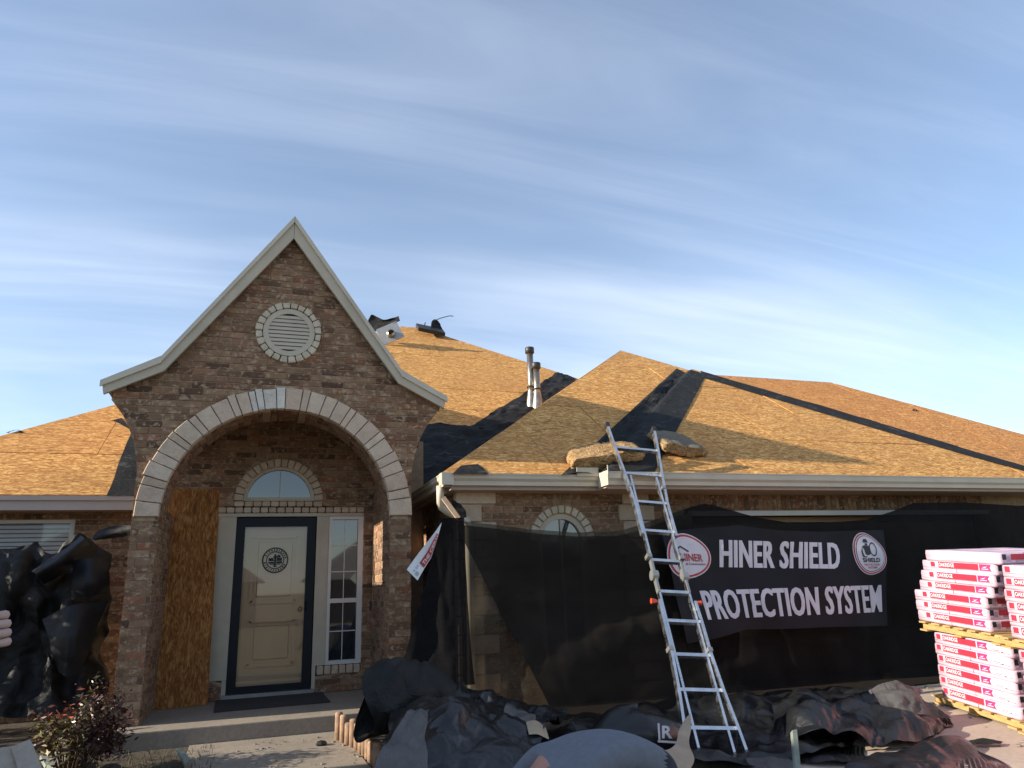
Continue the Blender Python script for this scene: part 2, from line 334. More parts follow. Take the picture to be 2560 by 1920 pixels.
t = MT('leaf', .4, 0, .5); t.col(t.ramp(t.attr(), [(0, (.10,.012,.012)), (.35, (.06,.014,.012)), (.5, (.05,.02,.012)), (.65, (.10,.075,.02)), (.85, (.21,.18,.055)), (1, (.40,.06,.03))])); t.b.inputs['Subsurface Weight'].default_value = .0
plain('stem', (.08,.05,.03), .9, 0, .2, 20, .3)
t = MT('grass', .8); t.col(t.ramp(t.noise(9, 5, .7), [(.3, (.03,.032,.012)), (.7, (.10,.095,.045))]))
t = MT('foliage', .7); t.col(t.ramp(t.attr(), [(0, (.02,.035,.012)), (1, (.07,.10,.03))]))
# ================================================================== THE SETTING
g = MB(); ys = [-600, -60, -20, -2, 2, 4, 5.5, 7.7, 9, 14, 40, 700]; xs = [-600, -60, -20, -8, -4, 0, 4, 8, 14, 30, 80, 600]
g.grid([[(x, y, ground_z(y)) for x in xs] for y in ys]); g.build('ground', M['lawn'], kind='structure')
g = MB(); g.grid([[(x, y, ground_z(y)+.006) for x in (-5.2, -3, -1.5, -.4)] for y in (5.2, 6, 7, 7.7, 9, 10.6)]); g.build('planting_bed', M['soil'], kind='structure')
g = MB(); g.grid([[(x, y, ground_z(y)+.006) for x in (.8, 1.4, 1.95)] for y in (5.6, 6.4, 7.7, 9, 10.3)]); g.build('planting_bed', M['soil'], kind='structure')
g = MB(); g.grid([[(x, y, ground_z(y)+.012) for x in (1.95, 4, 6, 8, 10, 12.2)] for y in (-2, 0, 2, 4, 5, 6, 7, 7.7, 8.45)])
drive = g.build('driveway', M['concrete'], kind='structure')
def walk_pt(t, s):
    y = 8.02 - t*3.2; c = .12 + .5*t*t; return (c + s*.62, y, ground_z(y)+.016)
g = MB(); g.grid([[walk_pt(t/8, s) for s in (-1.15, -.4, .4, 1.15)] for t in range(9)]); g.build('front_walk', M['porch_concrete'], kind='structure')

# ================================================================== THE HOUSE
house = empty('brick_house', (3, 8.4, 0), label='brown brick house with stripped plywood roof and steep gabled entrance', cat='house')
CX, ZS, RI, RO, YF = .117, 2.16, 1.2145, 1.458, 8.40        # arch centre, spring line, radii, front face
CO, BL, BH, J = .0762, .2545, .0665, .0095                  # brick course, length, height, joint
VX, VZ, VR = .118, 4.30, .372
def table(z, T):
    if z <= T[0][0]: return T[0][1]
    for (a, p), (b, q) in zip(T, T[1:]):
        if z <= b: return p+(q-p)*(z-a)/(b-a)
    return T[-1][1]
FLARE = [(2.6, 1.456), (2.75, 1.475), (2.87, 1.50), (3.0, 1.54), (3.15, 1.60), (3.26, 1.665), (3.46, 1.80), (3.6, 1.9)]
def rake(z):                                                # half width of the gable's upper edge
    if z >= 3.88: return 1.315*(5.752-z)/1.872
    return 1.315+.55*(3.88-z)/.307
def half(z): return min(table(z, FLARE), rake(z)-.05)
def front_iv(z, ra):
    h = half(z); a, b = CX-h, CX+h
    if h <= 0.01: return []
    iv = [(a, b)]; holes = []
    if z < ZS: holes.append((CX-RI, CX+RI))
    elif z < ZS+ra:
        w = math.sqrt(ra*ra-(z-ZS)**2); holes.append((CX-w, CX+w))
    if abs(z-VZ) < VR: w = math.sqrt(VR*VR-(z-VZ)**2); holes.append((VX-w, VX+w))
    for p, q in holes:
        iv = [s for (a, b) in iv for s in ((a, min(b, p)), (max(a, q), b)) if s[1]-s[0] > .004]
    return iv
def match(z0, z1, fn):
    a, b, c = fn(z0), fn(z1), fn((z0+z1)/2)
    if len(a) == len(b): return list(zip(a, b))
    return [(i, i) for i in c]
def slab(fn, z0, z1, y0, y1, step):
    m = MB(); z = z0
    while z < z1-1e-6:
        q = min(z+step, z1)
        for (a, b) in match(z, q-1e-4, fn):
            m.add([(a[0],y0,z),(a[1],y0,z),(b[1],y0,q),(b[0],y0,q),(a[0],y1,z),(a[1],y1,z),(b[1],y1,q),(b[0],y1,q)],
                [(0,1,2,3),(5,4,7,6),(0,4,5,1),(1,5,6,2),(2,6,7,3),(3,7,4,0)])
        z = q
    return m
ZB = .145
wall = slab(lambda z: front_iv(z, RO), ZB, 5.68, YF+.009, YF+.07, CO/2).build('porch_wall', M['mortar'], house, label='front brick gable wall of the entrance')
slab(lambda z: front_iv(z, RI), ZB, 5.68, YF+.07, 9.0, CO/2).build('wall_core', M['mortar'], house)
# bricks of the front wall: every one a block of its own, the largest 300 as parts, the rest joined
def course_bricks(fn, z0, z1, yf, sgn=1, bl=BL, off=0):
    out = []; k = 0; z = z0
    while z < z1:
        zb, zt = z+J/2, z+CO-J/2; sh = (.5 if k % 2 else 0)*bl + off
        for (a, b) in match(zb, zt, fn):
            lo, hi = min(a[0], b[0]), max(a[1], b[1]); i = math.floor((lo-sh)/bl)
            while i*bl+sh < hi:
                x0, x1 = i*bl+sh+J/2, (i+1)*bl+sh-J/2; i += 1
                q = [max(x0, a[0]), min(x1, a[1]), min(x1, b[1]), max(x0, b[0])]
                if q[1]-q[0] < .012 and q[2]-q[3] < .012: continue
                q[1] = max(q[1], q[0]+.003); q[2] = max(q[2], q[3]+.003)
                out.append((q, zb, zt))
        z += CO; k += 1
    return out
full = []
for v in range(4):
    m = MB(); l, h = (BL-J)/2, BH/2; j = lambda: rnd.uniform(-.0016, .0016)
    m.add([(-l+j(), j(), -h+j()), (l+j(), j(), -h+j()), (l+j(), j(), h+j()), (-l+j(), j(), h+j()), (-l, .09, -h), (l, .09, -h), (l, .09, h), (-l, .09, h)],
        [(0,1,2,3),(5,4,7,6),(0,4,5,1),(1,5,6,2),(2,6,7,3),(3,7,4,0)])
    full.append(bevel_mesh(m.mesh('brick', M['brick']), .0035, 1))
bricks = course_bricks(lambda z: front_iv(z, RO), ZB, 5.66, YF)
def area(b): q = b[0]; return ((q[1]-q[0])+(q[2]-q[3]))*(1+(.25 if b[1] > 2.16 else 0))
bricks.sort(key=area, reverse=True); cnt = 0; rest = MB()
for q, zb, zt in bricks:
    dy = rnd.uniform(-.004, .0025)
    if cnt < 300:
        if abs((q[1]-q[0])-(BL-J)) < 1e-4 and abs(q[2]-q[3]-(BL-J)) < 1e-4:
            o = link('brick', rnd.choice(full), wall, (0, 0, 0)); o.location = Vector(((q[0]+q[1])/2, YF+dy, (zb+zt)/2)) - house.location; o.location = Vector(((q[0]+q[1])/2, YF+dy, (zb+zt)/2))
            o.rotation_euler = (0, rnd.uniform(-.004, .004), 0)
        else:
            m = MB(); m.add([(q[0],YF+dy,zb),(q[1],YF+dy,zb),(q[2],YF+dy,zt),(q[3],YF+dy,zt),(q[0],YF+.06,zb),(q[1],YF+.06,zb),(q[2],YF+.06,zt),(q[3],YF+.06,zt)], [(0,1,2,3),(5,4,7,6),(0,4,5,1),(1,5,6,2),(2,6,7,3),(3,7,4,0)])
            o = link('brick', m.mesh('brick', M['brick']), wall, (0, 0, 0))
        cnt += 1
    else:
        rest.add([(q[0],YF+dy,zb),(q[1],YF+dy,zb),(q[2],YF+dy,zt),(q[3],YF+dy,zt),(q[0],YF+.06,zb),(q[1],YF+.06,zb),(q[2],YF+.06,zt),(q[3],YF+.06,zt)],
            [(0,1,2,3),(5,4,7,6),(0,4,5,1),(1,5,6,2),(2,6,7,3),(3,7,4,0)], rnd.random()+.001)
def xbricks(m, x, face, y0, y1, z0, z1, head=False):       # bricks on a wall that runs away from the street
    z = z0; k = 0
    while z < z1:
        sh = (.5 if k % 2 else 0)*BL; i = math.floor((y0-sh)/BL)
        while i*BL+sh < y1:
            a, b = max(i*BL+sh+J/2, y0), min((i+1)*BL+sh-J/2, y1); i += 1
            if b-a < .015: continue
            d = rnd.uniform(.004, .009)
            lo, hi = (x-d, x+.03) if face < 0 else (x-.03, x+d)
            m.box(lo, hi, a, b, z+J/2, min(z+CO-J/2, z1), rnd.random()+.001)
        z += CO; k += 1
xbricks(rest, CX-RI, 1, YF+.006, 9.0, ZB, ZS); xbricks(rest, CX+RI, -1, YF+.006, 9.79, ZB, 3.58 if False else ZS)
xbricks(rest, CX-1.456, -1, YF+.004, 9.0, ZB, 2.62); xbricks(rest, CX+1.456, 1, YF+.004, 9.8, ZB, 2.62)
for (y0, y1) in ((8.50, 8.62), (8.63, 8.75), (8.76, 8.995)):   # bricks turned round the inside of the arch
    n = 50
    for i in range(n):
        a0, a1 = math.pi*(i+.06)/n, math.pi*(i+.94)/n; r0 = RI-rnd.uniform(.004, .008); r1 = RI+.03
        P = [(CX+r*math.cos(a), ZS+r*math.sin(a)) for r, a in ((r0,a0),(r1,a0),(r1,a1),(r0,a1))]
        rest.prism([(p[0], y0, p[1]) for p in P], (0, y1-y0, 0), rnd.random()+.001)
# corbelled ends of the flared gable
rest.build('brickwork', M['brick_joined'], house, kind='stuff')
# arch stones
a = 0; k = 0; ws = [.30,.17,.30,.20,.17,.28,.13,.27,.25,.12,.24,.21,.26,.13,.28,.15,.22,.12,.11,.20,.13,.28,.27,.13,.27,.12,.25,.17,.24,.14,.26,.24]
tot = sum(ws)
for i, w in enumerate(ws):
    a0 = math.pi*a/tot; a += w; a1 = math.pi*a/tot; g0 = .0045/RO; y0 = YF-.028+rnd.uniform(-.006, .008); m = MB(); n = 3
    ri, ro = RI+rnd.uniform(-.006, .004), RO+rnd.uniform(-.012, .012)
    lo = [(CX+ri*math.cos(t_), ZS+ri*math.sin(t_)) for t_ in [a0+g0+(a1-a0-2*g0)*j/n for j in range(n+1)]]
    hi = [(CX+ro*math.cos(t_), ZS+ro*math.sin(t_)) for t_ in [a0+g0+(a1-a0-2*g0)*j/n for j in range(n+1)]]
    poly = lo + hi[::-1]
    m.prism([(p[0], y0, p[1]) for p in poly], (0, .098-(y0-YF+.028), 0))
    me = m.mesh('arch_stone', M['pale_stone'] if i in (15, 16, 17, 18) else M['arch_stone'])
    bm_ = bmesh.new(); bm_.from_mesh(me); bmesh.ops.bevel(bm_, geom=[e for e in bm_.edges if all(abs(v.co.y-y0) < 1e-5 for v in e.verts)], offset=.006, segments=1, affect='EDGES'); bm_.to_mesh(me); bm_.free()
    link('arch_stone', me, wall, (0, 0, 0))
# gable vent: a ring of small stones round a louvred disc
vent = MB(); n = 40
vent.prism([(VX+.300*math.cos(2*math.pi*i/n), YF-.004, VZ+.300*math.sin(2*math.pi*i/n)) for i in range(n)], (0, .06, 0))
gv = vent.build('gable_vent', M['dark_inside'], house, label='round louvred gable vent ringed with pale stones')
ring = MB()
for i in range(n):
    A, B = 2*math.pi*i/n, 2*math.pi*(i+1)/n
    q = [(VX+r*math.cos(t_), VZ+r*math.sin(t_)) for r, t_ in ((.232,A),(.292,A),(.292,B),(.232,B))]
    ring.prism([(p[0], YF-.022, p[1]) for p in q], (0, .03, 0))
link('rim', ring.mesh('rim', M['trim']), gv, (0, 0, 0))
for i in range(-5, 6):                                     # slats
    zc = VZ + i*.0475; h = math.sqrt(max(.245**2-(zc-VZ)**2, .0004))
    if abs(zc-VZ) > .236: continue
    m = MB(); m.add([(VX-h,YF-.019,zc-.021),(VX+h,YF-.019,zc-.021),(VX+h,YF-.011,zc+.0185),(VX-h,YF-.011,zc+.0185),(VX-h,YF-.006,zc-.021),(VX+h,YF-.006,zc-.021)], [(0,1,2,3),(1,0,4,5),(0,3,4),(1,5,2)])
    link('slat', m.mesh('slat', M['trim']), gv, (0, 0, 0))
for i in range(24):
    A, B = 2*math.pi*(i+.06)/24, 2*math.pi*(i+.94)/24; r0, r1 = .300+rnd.uniform(-.004,.004), VR+rnd.uniform(-.008,.008); m = MB()
    q = [(VX+r*math.cos(t_), VZ+r*math.sin(t_)) for r, t_ in ((r0,A),(r1,A),(r1,B),(r0,B))]
    m.prism([(p[0], YF-.034+rnd.uniform(-.005,.005), p[1]) for p in q], (0, .07, 0))
    link('ring_stone', bevel_mesh(m.mesh('ring_stone', M['ring_stone']), .008, 1), gv, (0, 0, 0))
# rake boards of the gable, with a drip strip on top; left and right halves
TOP = [(0, 5.752), (1.315, 3.88), (1.865, 3.573)]; BOT = [(0, 5.475), (1.285, 3.72), (1.838, 3.435)]
for s in (-1, 1):
    m = MB(); c = .004*s
    for i in range(2):
        q = [TOP[i], TOP[i+1], BOT[i+1], BOT[i]]
        m.prism([(CX+s*max(p[0], .002), 8.285, p[1]) for p in q], (0, .045, 0))
    m.build('rake_board', M['trim'], house)
    m = MB()
    for i in range(2):
        q = [(TOP[i][0], TOP[i][1]+.005), (TOP[i+1][0]+.012*i, TOP[i+1][1]+.005), (TOP[i+1][0]+.012*i, TOP[i+1][1]-.062), (TOP[i][0], TOP[i][1]-.075)]
        m.prism([(CX+s*max(p[0], .002), 8.262, p[1]) for p in q], (0, .025, 0))
    m.build('drip_board', M['gutter'], house)
    m = MB()                                               # porch roof deck running back into the main roof
    for i in range(2):
        a_, b_ = TOP[i], TOP[i+1]
        P = [(CX+s*a_[0], 8.275, a_[1]+.012), (CX+s*b_[0], 8.275, b_[1]+.012), (CX+s*b_[0], 15.6, b_[1]+.012), (CX+s*a_[0], 15.6, a_[1]+.012)]
        m.prism(P, (0, 0, -.03))
    m.build('porch_roof', M['osb'], house)
    m = MB()                                               # boarded underside of the flared eave
    m.prism([(CX+s*1.5, 8.52, 3.40), (CX+s*1.80, 8.52, 3.43), (CX+s*1.838, 12.2, 3.43), (CX+s*1.5, 12.2, 3.40)], (0, 0, .02)); m.build('porch_soffit', M['soffit'], house)
# ---- inside the porch
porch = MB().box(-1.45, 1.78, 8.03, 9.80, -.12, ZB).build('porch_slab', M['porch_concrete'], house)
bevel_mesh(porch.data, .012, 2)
MB().box(-1.33, 1.56, 9.0, 9.80, 3.60, 3.66).build('porch_ceiling', M['soffit'], house)
MB().box(CX-1.456, CX-RI, 9.0, 9.80, 3.12, 3.60).build('porch_header', M['mortar'], house)
MB().box(CX-1.456, CX-RI, 9.0, 9.80, ZB, 2.28).build('porch_side_wall', M['mortar'], house); MB().box(CX+RI, CX+1.45, 9.0, 9.80, ZB, 3.60).build('porch_side_wall', M['mortar'], house)  # left piece is added to keep low sun off the porch floor
sidew = MB(); xbricks(sidew, CX-RI, 1, 9.0, 9.79, ZB, 2.28); xbricks(sidew, CX+RI, -1, 9.0, 9.79, ZS, 3.58); sidew.build('side_brickwork', M['brick_joined'], house, kind='stuff')
LX, LZ, LR = .122, 2.49, .55
def rear_iv(z):
    iv = [(-1.336, 1.566)]; holes = []
    if z < 2.335: holes.append((-.587, 1.205) if z > .36 else ((-.43, 1.205) if z > .345 else (-.43, .65)))
    if 2.335 <= z < 2.412: holes.append((-.61, 1.212))
    if 2.412 <= z < 2.49: holes.append((LX-.545, LX+.545))
    if z >= LZ and z < LZ+LR: w = math.sqrt(LR*LR-(z-LZ)**2); holes.append((LX-w, LX+w))
    if .345 < z < .458: holes.append((.65, 1.205))
    for p, q in holes: iv = [s for (a, b) in iv for s in ((a, min(b, p)), (max(a, q), b)) if s[1]-s[0] > .004]
    return iv
YD = 9.81
dw = slab(rear_iv, ZB, 3.62, YD+.009, YD+.2, CO/2).build('door_wall', M['mortar'], house)
rb = MB()
for q, zb, zt in course_bricks(rear_iv, ZB, 3.6, YD, off=.07):
    dy = rnd.uniform(-.004, .002)
    rb.add([(q[0],YD+dy,zb),(q[1],YD+dy,zb),(q[2],YD+dy,zt),(q[3],YD+dy,zt),(q[0],YD+.06,zb),(q[1],YD+.06,zb),(q[2],YD+.06,zt),(q[3],YD+.06,zt)], [(0,1,2,3),(5,4,7,6),(0,4,5,1),(1,5,6,2),(2,6,7,3),(3,7,4,0)], rnd.random()+.001)
rb.build('door_brickwork', M['brick_joined'], house, kind='stuff')
def stone_row(x0, x1, z0, z1, n, y, par, mat='lintel_stone'):
    w = (x1-x0)/n
    for i in range(n):
        m = MB().box(x0+i*w+.005, x0+(i+1)*w-.005, y-.02+rnd.uniform(-.004,.004), y+.07, z0+.004, z1-.004); link('lintel_stone', bevel_mesh(m.mesh('lintel_stone', M[mat]), .009, 1), par, (0,0,0))
stone_row(-.61, 1.212, 2.335, 2.411, 18, YD, dw); stone_row(LX-.42, LX+.42, 2.414, 2.488, 8, YD, dw); stone_row(LX-.545, LX-.425, 2.414, 2.488, 1, YD, dw); stone_row(LX+.425, LX+.545, 2.414, 2.488, 1, YD, dw)
stone_row(.66, 1.2, .345, .455, 6, YD, dw)
for i in range(18):
    A, B = math.pi*(i+.05)/18, math.pi*(i+.95)/18; m = MB(); q = [(LX+r*math.cos(t_), LZ+r*math.sin(t_)) for r, t_ in ((.442,A),(LR,A),(LR,B),(.442,B))]
    m.prism([(p[0], YD-.02+rnd.uniform(-.004,.004), p[1]) for p in q], (0, .09, 0)); link('ring_stone', bevel_mesh(m.mesh('ring_stone', M['lintel_stone']), .008, 1), dw, (0,0,0))
def half_ring(m, cx, cz, r0, r1, y0, d, n=24):
    for i in range(n):
        A, B = math.pi*i/n, math.pi*(i+1)/n; q = [(cx+r*math.cos(t_), cz+r*math.sin(t_)) for r, t_ in ((r0,A),(r1,A),(r1,B),(r0,B))]
        m.prism([(p[0], y0, p[1]) for p in q], (0, d, 0))
lw = half_ring; m = MB(); half_ring(m, LX, LZ+.01, .395, .438, YD+.02, .05); m.box(LX-.438, LX+.438, YD+.015, YD+.07, LZ+.002, LZ+.048)
fan = m.build('fanlight', M['trim'], house, label='half round window over the front door')
m = MB(); m.add([(LX, YD+.055, LZ+.04)]+[(LX+.40*math.cos(math.pi*i/24), YD+.055, LZ+.01+.40*math.sin(math.pi*i/24)) for i in range(25)], [(0, i+1, i+2) for i in range(24)])
link('pane', m.mesh('pane', M['window_glass']), fan, (0,0,0))
link('mullion', MB().box(LX-.006, LX+.006, YD+.047, YD+.053, LZ+.04, LZ+.40).mesh('mullion', M['trim']), fan, (0,0,0))
# door surround, front door, storm door
MB().box(-.587, -.378, YD+.01, YD+.09, .362, 2.30).box(-.60, -.37, YD-.004, YD+.08, 2.29, 2.332).build('door_casing', M['trim'], house)
for bx_ in ((-.369, 1.205, YD+.002, YD+.09, 2.292, 2.333), (.606, .762, YD+.01, YD+.09, .458, 2.29), (.606, .65, YD+.012, YD+.09, .16, .457), (-.428, -.378, YD+.012, YD+.09, .16, .36)): MB().box(*bx_).build('door_casing', M['trim'], house)
fd = MB().box(-.30, .52, YD+.10, YD+.14, .19, 2.22).build('front_door', M['cream_paint'], house, label='cream panelled front door behind glass')
for (x0, x1, z0, z1) in ((-.16, .38, 1.24, 2.04), (-.16, .38, .50, 1.02)):
    m = MB(); y = YD+.10
    for (p, q) in (((x0,z0),(x1,z0)), ((x1,z0),(x1,z1)), ((x1,z1),(x0,z1)), ((x0,z1),(x0,z0))): m.bar((p[0], y-.012, p[1]), (q[0], y-.012, q[1]), .045, .03, (0,1,0))
    link('door_moulding', m.mesh('door_moulding', M['cream_paint']), fd, (0,0,0))
    link('door_panel', bevel_mesh(MB().box(x0+.06, x1-.06, y-.02, y+.01, z0+.06, z1-.06).mesh('door_panel', M['cream_paint']), .012, 1), fd, (0,0,0))
sd = MB().box(-.376, -.27, YD+.02, YD+.06, .20, 2.278).box(.488, .594, YD+.02, YD+.06, .20, 2.278).box(-.2695, .4875, YD+.02, YD+.06, 2.165, 2.278).box(-.2695, .4875, YD+.02, YD+.06, .20, .275).build('storm_door', M['black_frame'], house, label='black framed full glass storm door')
link('pane', MB().add([(-.272, YD+.04, .27), (.49, YD+.04, .27), (.49, YD+.04, 2.17), (-.272, YD+.04, 2.17)], [(0,1,2,3)]).mesh('pane', M['glass']), sd, (0,0,0))
link('threshold', MB().box(-.42, .64, YD-.05, YD+.1, ZB+.001, .197).mesh('threshold', M['grey_metal']), sd, (0,0,0))
link('handle', MB().tube([(.50, YD+.015, 1.12), (.50, YD-.02, 1.13), (.50, YD-.02, 1.23), (.50, YD+.015, 1.24)], .008, 6).mesh('handle', M['black_frame']), sd, (0,0,0))
# round emblem on the glass
link('door_knob', MB().tube([(.44, YD+.10, 1.14), (.44, YD+.062, 1.14), (.44, YD+.05, 1.14)], [.016, .03, .018], 12).mesh('door_knob', M['bronze']), fd, (0,0,0))
EX, EZ, EY = .11, 1.746, YD+.034
def disc_ring(m, cx, cz, r0, r1, y, n=48):
    for i in range(n):
        A, B = 2*math.pi*i/n, 2*math.pi*(i+1)/n; q = [(cx+r*math.cos(t_), cz+r*math.sin(t_)) for r, t_ in ((r0,A),(r1,A),(r1,B),(r0,B))]
        m.prism([(p[0], y, p[1]) for p in q], (0, .003, 0))
m = MB(); disc_ring(m, EX, EZ, .143, .160, EY); disc_ring(m, EX, EZ, .098, .110, EY)
for i in range(26):
    if i in (12, 13, 25, 0): continue
    A = 2*math.pi*i/26; c = Vector((EX+.1265*math.cos(A), EY+.001, EZ+.1265*math.sin(A))); rd = Vector((math.cos(A), 0, math.sin(A))); tg = Vector((-math.sin(A), 0, math.cos(A)))
    m.obox(c, rd*.012, tg*rnd.uniform(.004, .009), Vector((0,.0012,0)))
m.box(EX-.012, EX+.012, EY, EY+.003, EZ-.07, EZ+.075).box(EX-.022, EX+.022, EY, EY+.003, EZ-.082, EZ-.07).box(EX-.024, EX+.024, EY, EY+.003, EZ+.03, EZ+.05)
for (x, z, w, h) in ((-.05,.01,.03,.018),(.05,.012,.032,.02),(-.048,-.03,.034,.012),(.05,-.028,.034,.014),(0,-.005,.08,.004),(0,-.05,.06,.005),(.042,.05,.018,.016)): m.box(EX+x-w, EX+x+w, EY+.0005, EY+.003, EZ+z-h, EZ+z+h)
link('round_emblem', m.mesh('round_emblem', M['ink']), sd, (0,0,0))
# sidelight window
sw = MB().box(.764, .802, YD+.0, YD+.07, .458, 2.288).box(1.135, 1.203, YD, YD+.07, .458, 2.288).box(.8025, 1.1345, YD, YD+.07, 2.248, 2.288).box(.8025, 1.1345, YD, YD+.07, 1.196, 1.250).box(.8025, 1.1345, YD, YD+.07, .458, .505).build('sidelight', M['white_vinyl'], house, label='tall two-sash window beside the front door')
for (z0, z1) in ((1.25, 2.248), (.505, 1.196)):
    p = link('pane', MB().add([(.80, YD+.05, z0), (1.136, YD+.05, z0), (1.136, YD+.05, z1), (.80, YD+.05, z1)], [(0,1,2,3)]).mesh('pane', M['window_glass']), sw, (0,0,0))
    m = MB().box(.963, .973, YD+.04, YD+.047, z0, z1)
    for k in ((1, 2) if z1 > 2 else (1,)): zc = z0+(z1-z0)*k/(3 if z1 > 2 else 2); m.box(.803, .962, YD+.04, YD+.047, zc-.006, zc+.006).box(.974, 1.134, YD+.04, YD+.047, zc-.006, zc+.006)
    link('muntin', m.mesh('muntin', M['white_vinyl']), sw, (0,0,0))
link('bell', MB().box(1.30, 1.33, YD-.02, YD, 1.08, 1.20).mesh('bell', M['ink']), sw, (0,0,0))

# ---- main body: left wall with a window under the eave
YM = 10.6
def left_iv(z):
    iv = [(-5.0, -1.30)]
    if .95 < z < 2.36: iv = [(-5.0, -4.25), (-2.34, -1.30)]
    return iv
slab(left_iv, -.02, 2.5, YM+.009, YM+.2, CO).build('window_wall', M['mortar'], house)
rb = MB()
for q, zb, zt in course_bricks(left_iv, -.02, 2.45, YM):
    rb.add([(q[0],YM,zb),(q[1],YM,zb),(q[2],YM,zt),(q[3],YM,zt),(q[0],YM+.06,zb),(q[1],YM+.06,zb),(q[2],YM+.06,zt),(q[3],YM+.06,zt)], [(0,1,2,3),(5,4,7,6),(0,4,5,1),(1,5,6,2),(2,6,7,3),(3,7,4,0)], rnd.random()+.001)
rb.build('window_brickwork', M['brick_joined'], house, kind='stuff')
lwn = MB().box(-4.25, -2.34, YM+.03, YM+.09, 2.30, 2.36).box(-2.40, -2.34, YM+.03, YM+.09, .95, 2.2995).box(-4.25, -4.19, YM+.03, YM+.09, .95, 2.2995).box(-4.1895, -2.4005, YM+.03, YM+.09, .95, 1.02).build('front_window', M['white_vinyl'], house, label='wide window with closed blinds under the left eave')
link('pane', MB().add([(-4.19,YM+.07,1.02),(-2.40,YM+.07,1.02),(-2.40,YM+.07,2.30),(-4.19,YM+.07,2.30)], [(0,1,2,3)]).mesh('pane', M['glass']), lwn, (0,0,0))
for i in range(24):
    z = 1.04+i*.053; link('blind_slat', MB().obox((-3.295, YM+.11, z), (.89,0,0), (0,.006,.02), (0,-.0012,.0006)).mesh('blind_slat', M['white_vinyl']), lwn, (0,0,0))
MB().box(-4.2, -2.38, YM+.16, YM+.18, .95, 2.36).build('window_backing', M['dark_inside'], house)
MB().box(1.57, 2.09, 10.2, 10.4, -.02, 3.4).build('back_wall', M['mortar'], house)
MB().box(-4.9, 11.4, 10.85, 24, -.02, 2.55).box(2.5, 11.4, 8.7, 10.84, -.02, 2.39).build('light_block_core', M['dark_inside'], house)  # solid core added to stop light passing through the house
# side wall between the porch and the left wall
MB().box(-1.336, -1.30, 9.82, 10.6, -.02, 3.0).build('return_wall', M['mortar'], house)

# ---- right wing
YW = 8.30; AWX, AWZ, AWR = 3.42, 1.84, .43
def wing_iv(z):
    iv = [(2.095, 5.25)]; holes = []
    if z < AWZ and z > .55: holes.append((AWX-.31, AWX+.31))
    if z >= AWZ and z < AWZ+AWR: w = math.sqrt(AWR*AWR-(z-AWZ)**2); holes.append((AWX-w, AWX+w))
    k = int((z+.03)//.21); holes.append((2.0, 2.58 if k % 2 else 2.40)); holes.append((4.26, 4.645) if k % 2 else (4.20, 4.71))
    for p, q in holes: iv = [s for (a, b) in iv for s in ((a, min(b, p)), (max(a, q), b)) if s[1]-s[0] > .004]
    return iv
def wing_core(z):
    iv = [(2.09, 5.25)]
    if .55 < z < AWZ: iv = [(2.09, AWX-.31), (AWX+.31, 5.25)]
    elif AWZ <= z < AWZ+.33: w = math.sqrt(.33**2-(z-AWZ)**2); iv = [(2.09, AWX-w), (AWX+w, 5.25)]
    return iv
slab(wing_core, -.03, 2.45, YW+.009, YW+.22, .05).build('wing_wall', M['mortar'], house)
rb = MB(); wq = course_bricks(wing_iv, -.03, 2.43, YW)
for q, zb, zt in wq: rb.add([(q[0],YW,zb),(q[1],YW,zb),(q[2],YW,zt),(q[3],YW,zt),(q[0],YW+.05,zb),(q[1],YW+.05,zb),(q[2],YW+.05,zt),(q[3],YW+.05,zt)], [(0,1,2,3),(5,4,7,6),(0,4,5,1),(1,5,6,2),(2,6,7,3),(3,7,4,0)], rnd.random()+.001)
xbricks(rb, 2.09, -1, YW+.12, 10.6, -.03, 2.43)
rb.build('wing_brickwork', M['brick_joined'], house, kind='stuff')
MB().box(2.09, 2.3, YW+.22, 10.6, -.03, 2.45).build('wing_side_wall', M['mortar'], house)
wg = MB().box(10.45, 11.5, YW, YW+.2, -.03, 2.45).box(5.25, 10.45, YW, YW+.2, 2.19, 2.45).build('garage_wall', M['mortar'], house)
m = MB()
for i in range(68):
    x = 5.255+i*.0762
    if x < 10.44: m.box(x+J/2, x+CO-J/2, YW-.006, YW+.02, 2.2, 2.432, rnd.random()+.001)
m.build('soldier_course', M['brick_joined'], house, kind='stuff')
k = 0; z = -.03
while z < 2.43:                                            # quoins at the corner and beside the garage
    k = int((z+.03+.01)//.21); zt = min(z+.21, 2.44)
    for (x0, x1) in (((2.085, 2.58),) if k % 2 else ((2.085, 2.40),)) + (((4.26, 4.645),) if k % 2 else ((4.20, 4.71),)):
        o = link('quoin', bevel_mesh(MB().box(x0+.004, x1-.004, YW-.025, YW+.11, z+.005, zt-.005).mesh('quoin', M['arch_stone']), .008, 1), house)
    z += .21
aw = MB(); half_ring(aw, AWX, AWZ, .26, .325, YW+.01, .06); aw.box(AWX-.325, AWX-.26, YW+.01, YW+.07, .55, AWZ-.0005).box(AWX+.26, AWX+.325, YW+.01, YW+.07, .55, AWZ-.0005)
aw = aw.build('arched_window', M['trim'], house, label='narrow arched window of the wing, mostly behind netting')
m = MB(); m.add([(AWX, YW+.05, AWZ)]+[(AWX+.265*math.cos(math.pi*i/20), YW+.05, AWZ+.265*math.sin(math.pi*i/20)) for i in range(21)], [(0,i+1,i+2) for i in range(20)]).add([(AWX-.265,YW+.05,.55),(AWX+.265,YW+.05,.55),(AWX+.265,YW+.05,AWZ),(AWX-.265,YW+.05,AWZ)], [(0,1,2,3)])
link('pane', m.mesh('pane', M['window_glass']), aw, (0,0,0))
link('mullion', MB().box(AWX-.012, AWX+.012, YW+.03, YW+.045, .55, AWZ+.262).mesh('mullion', M['trim']), aw, (0,0,0))
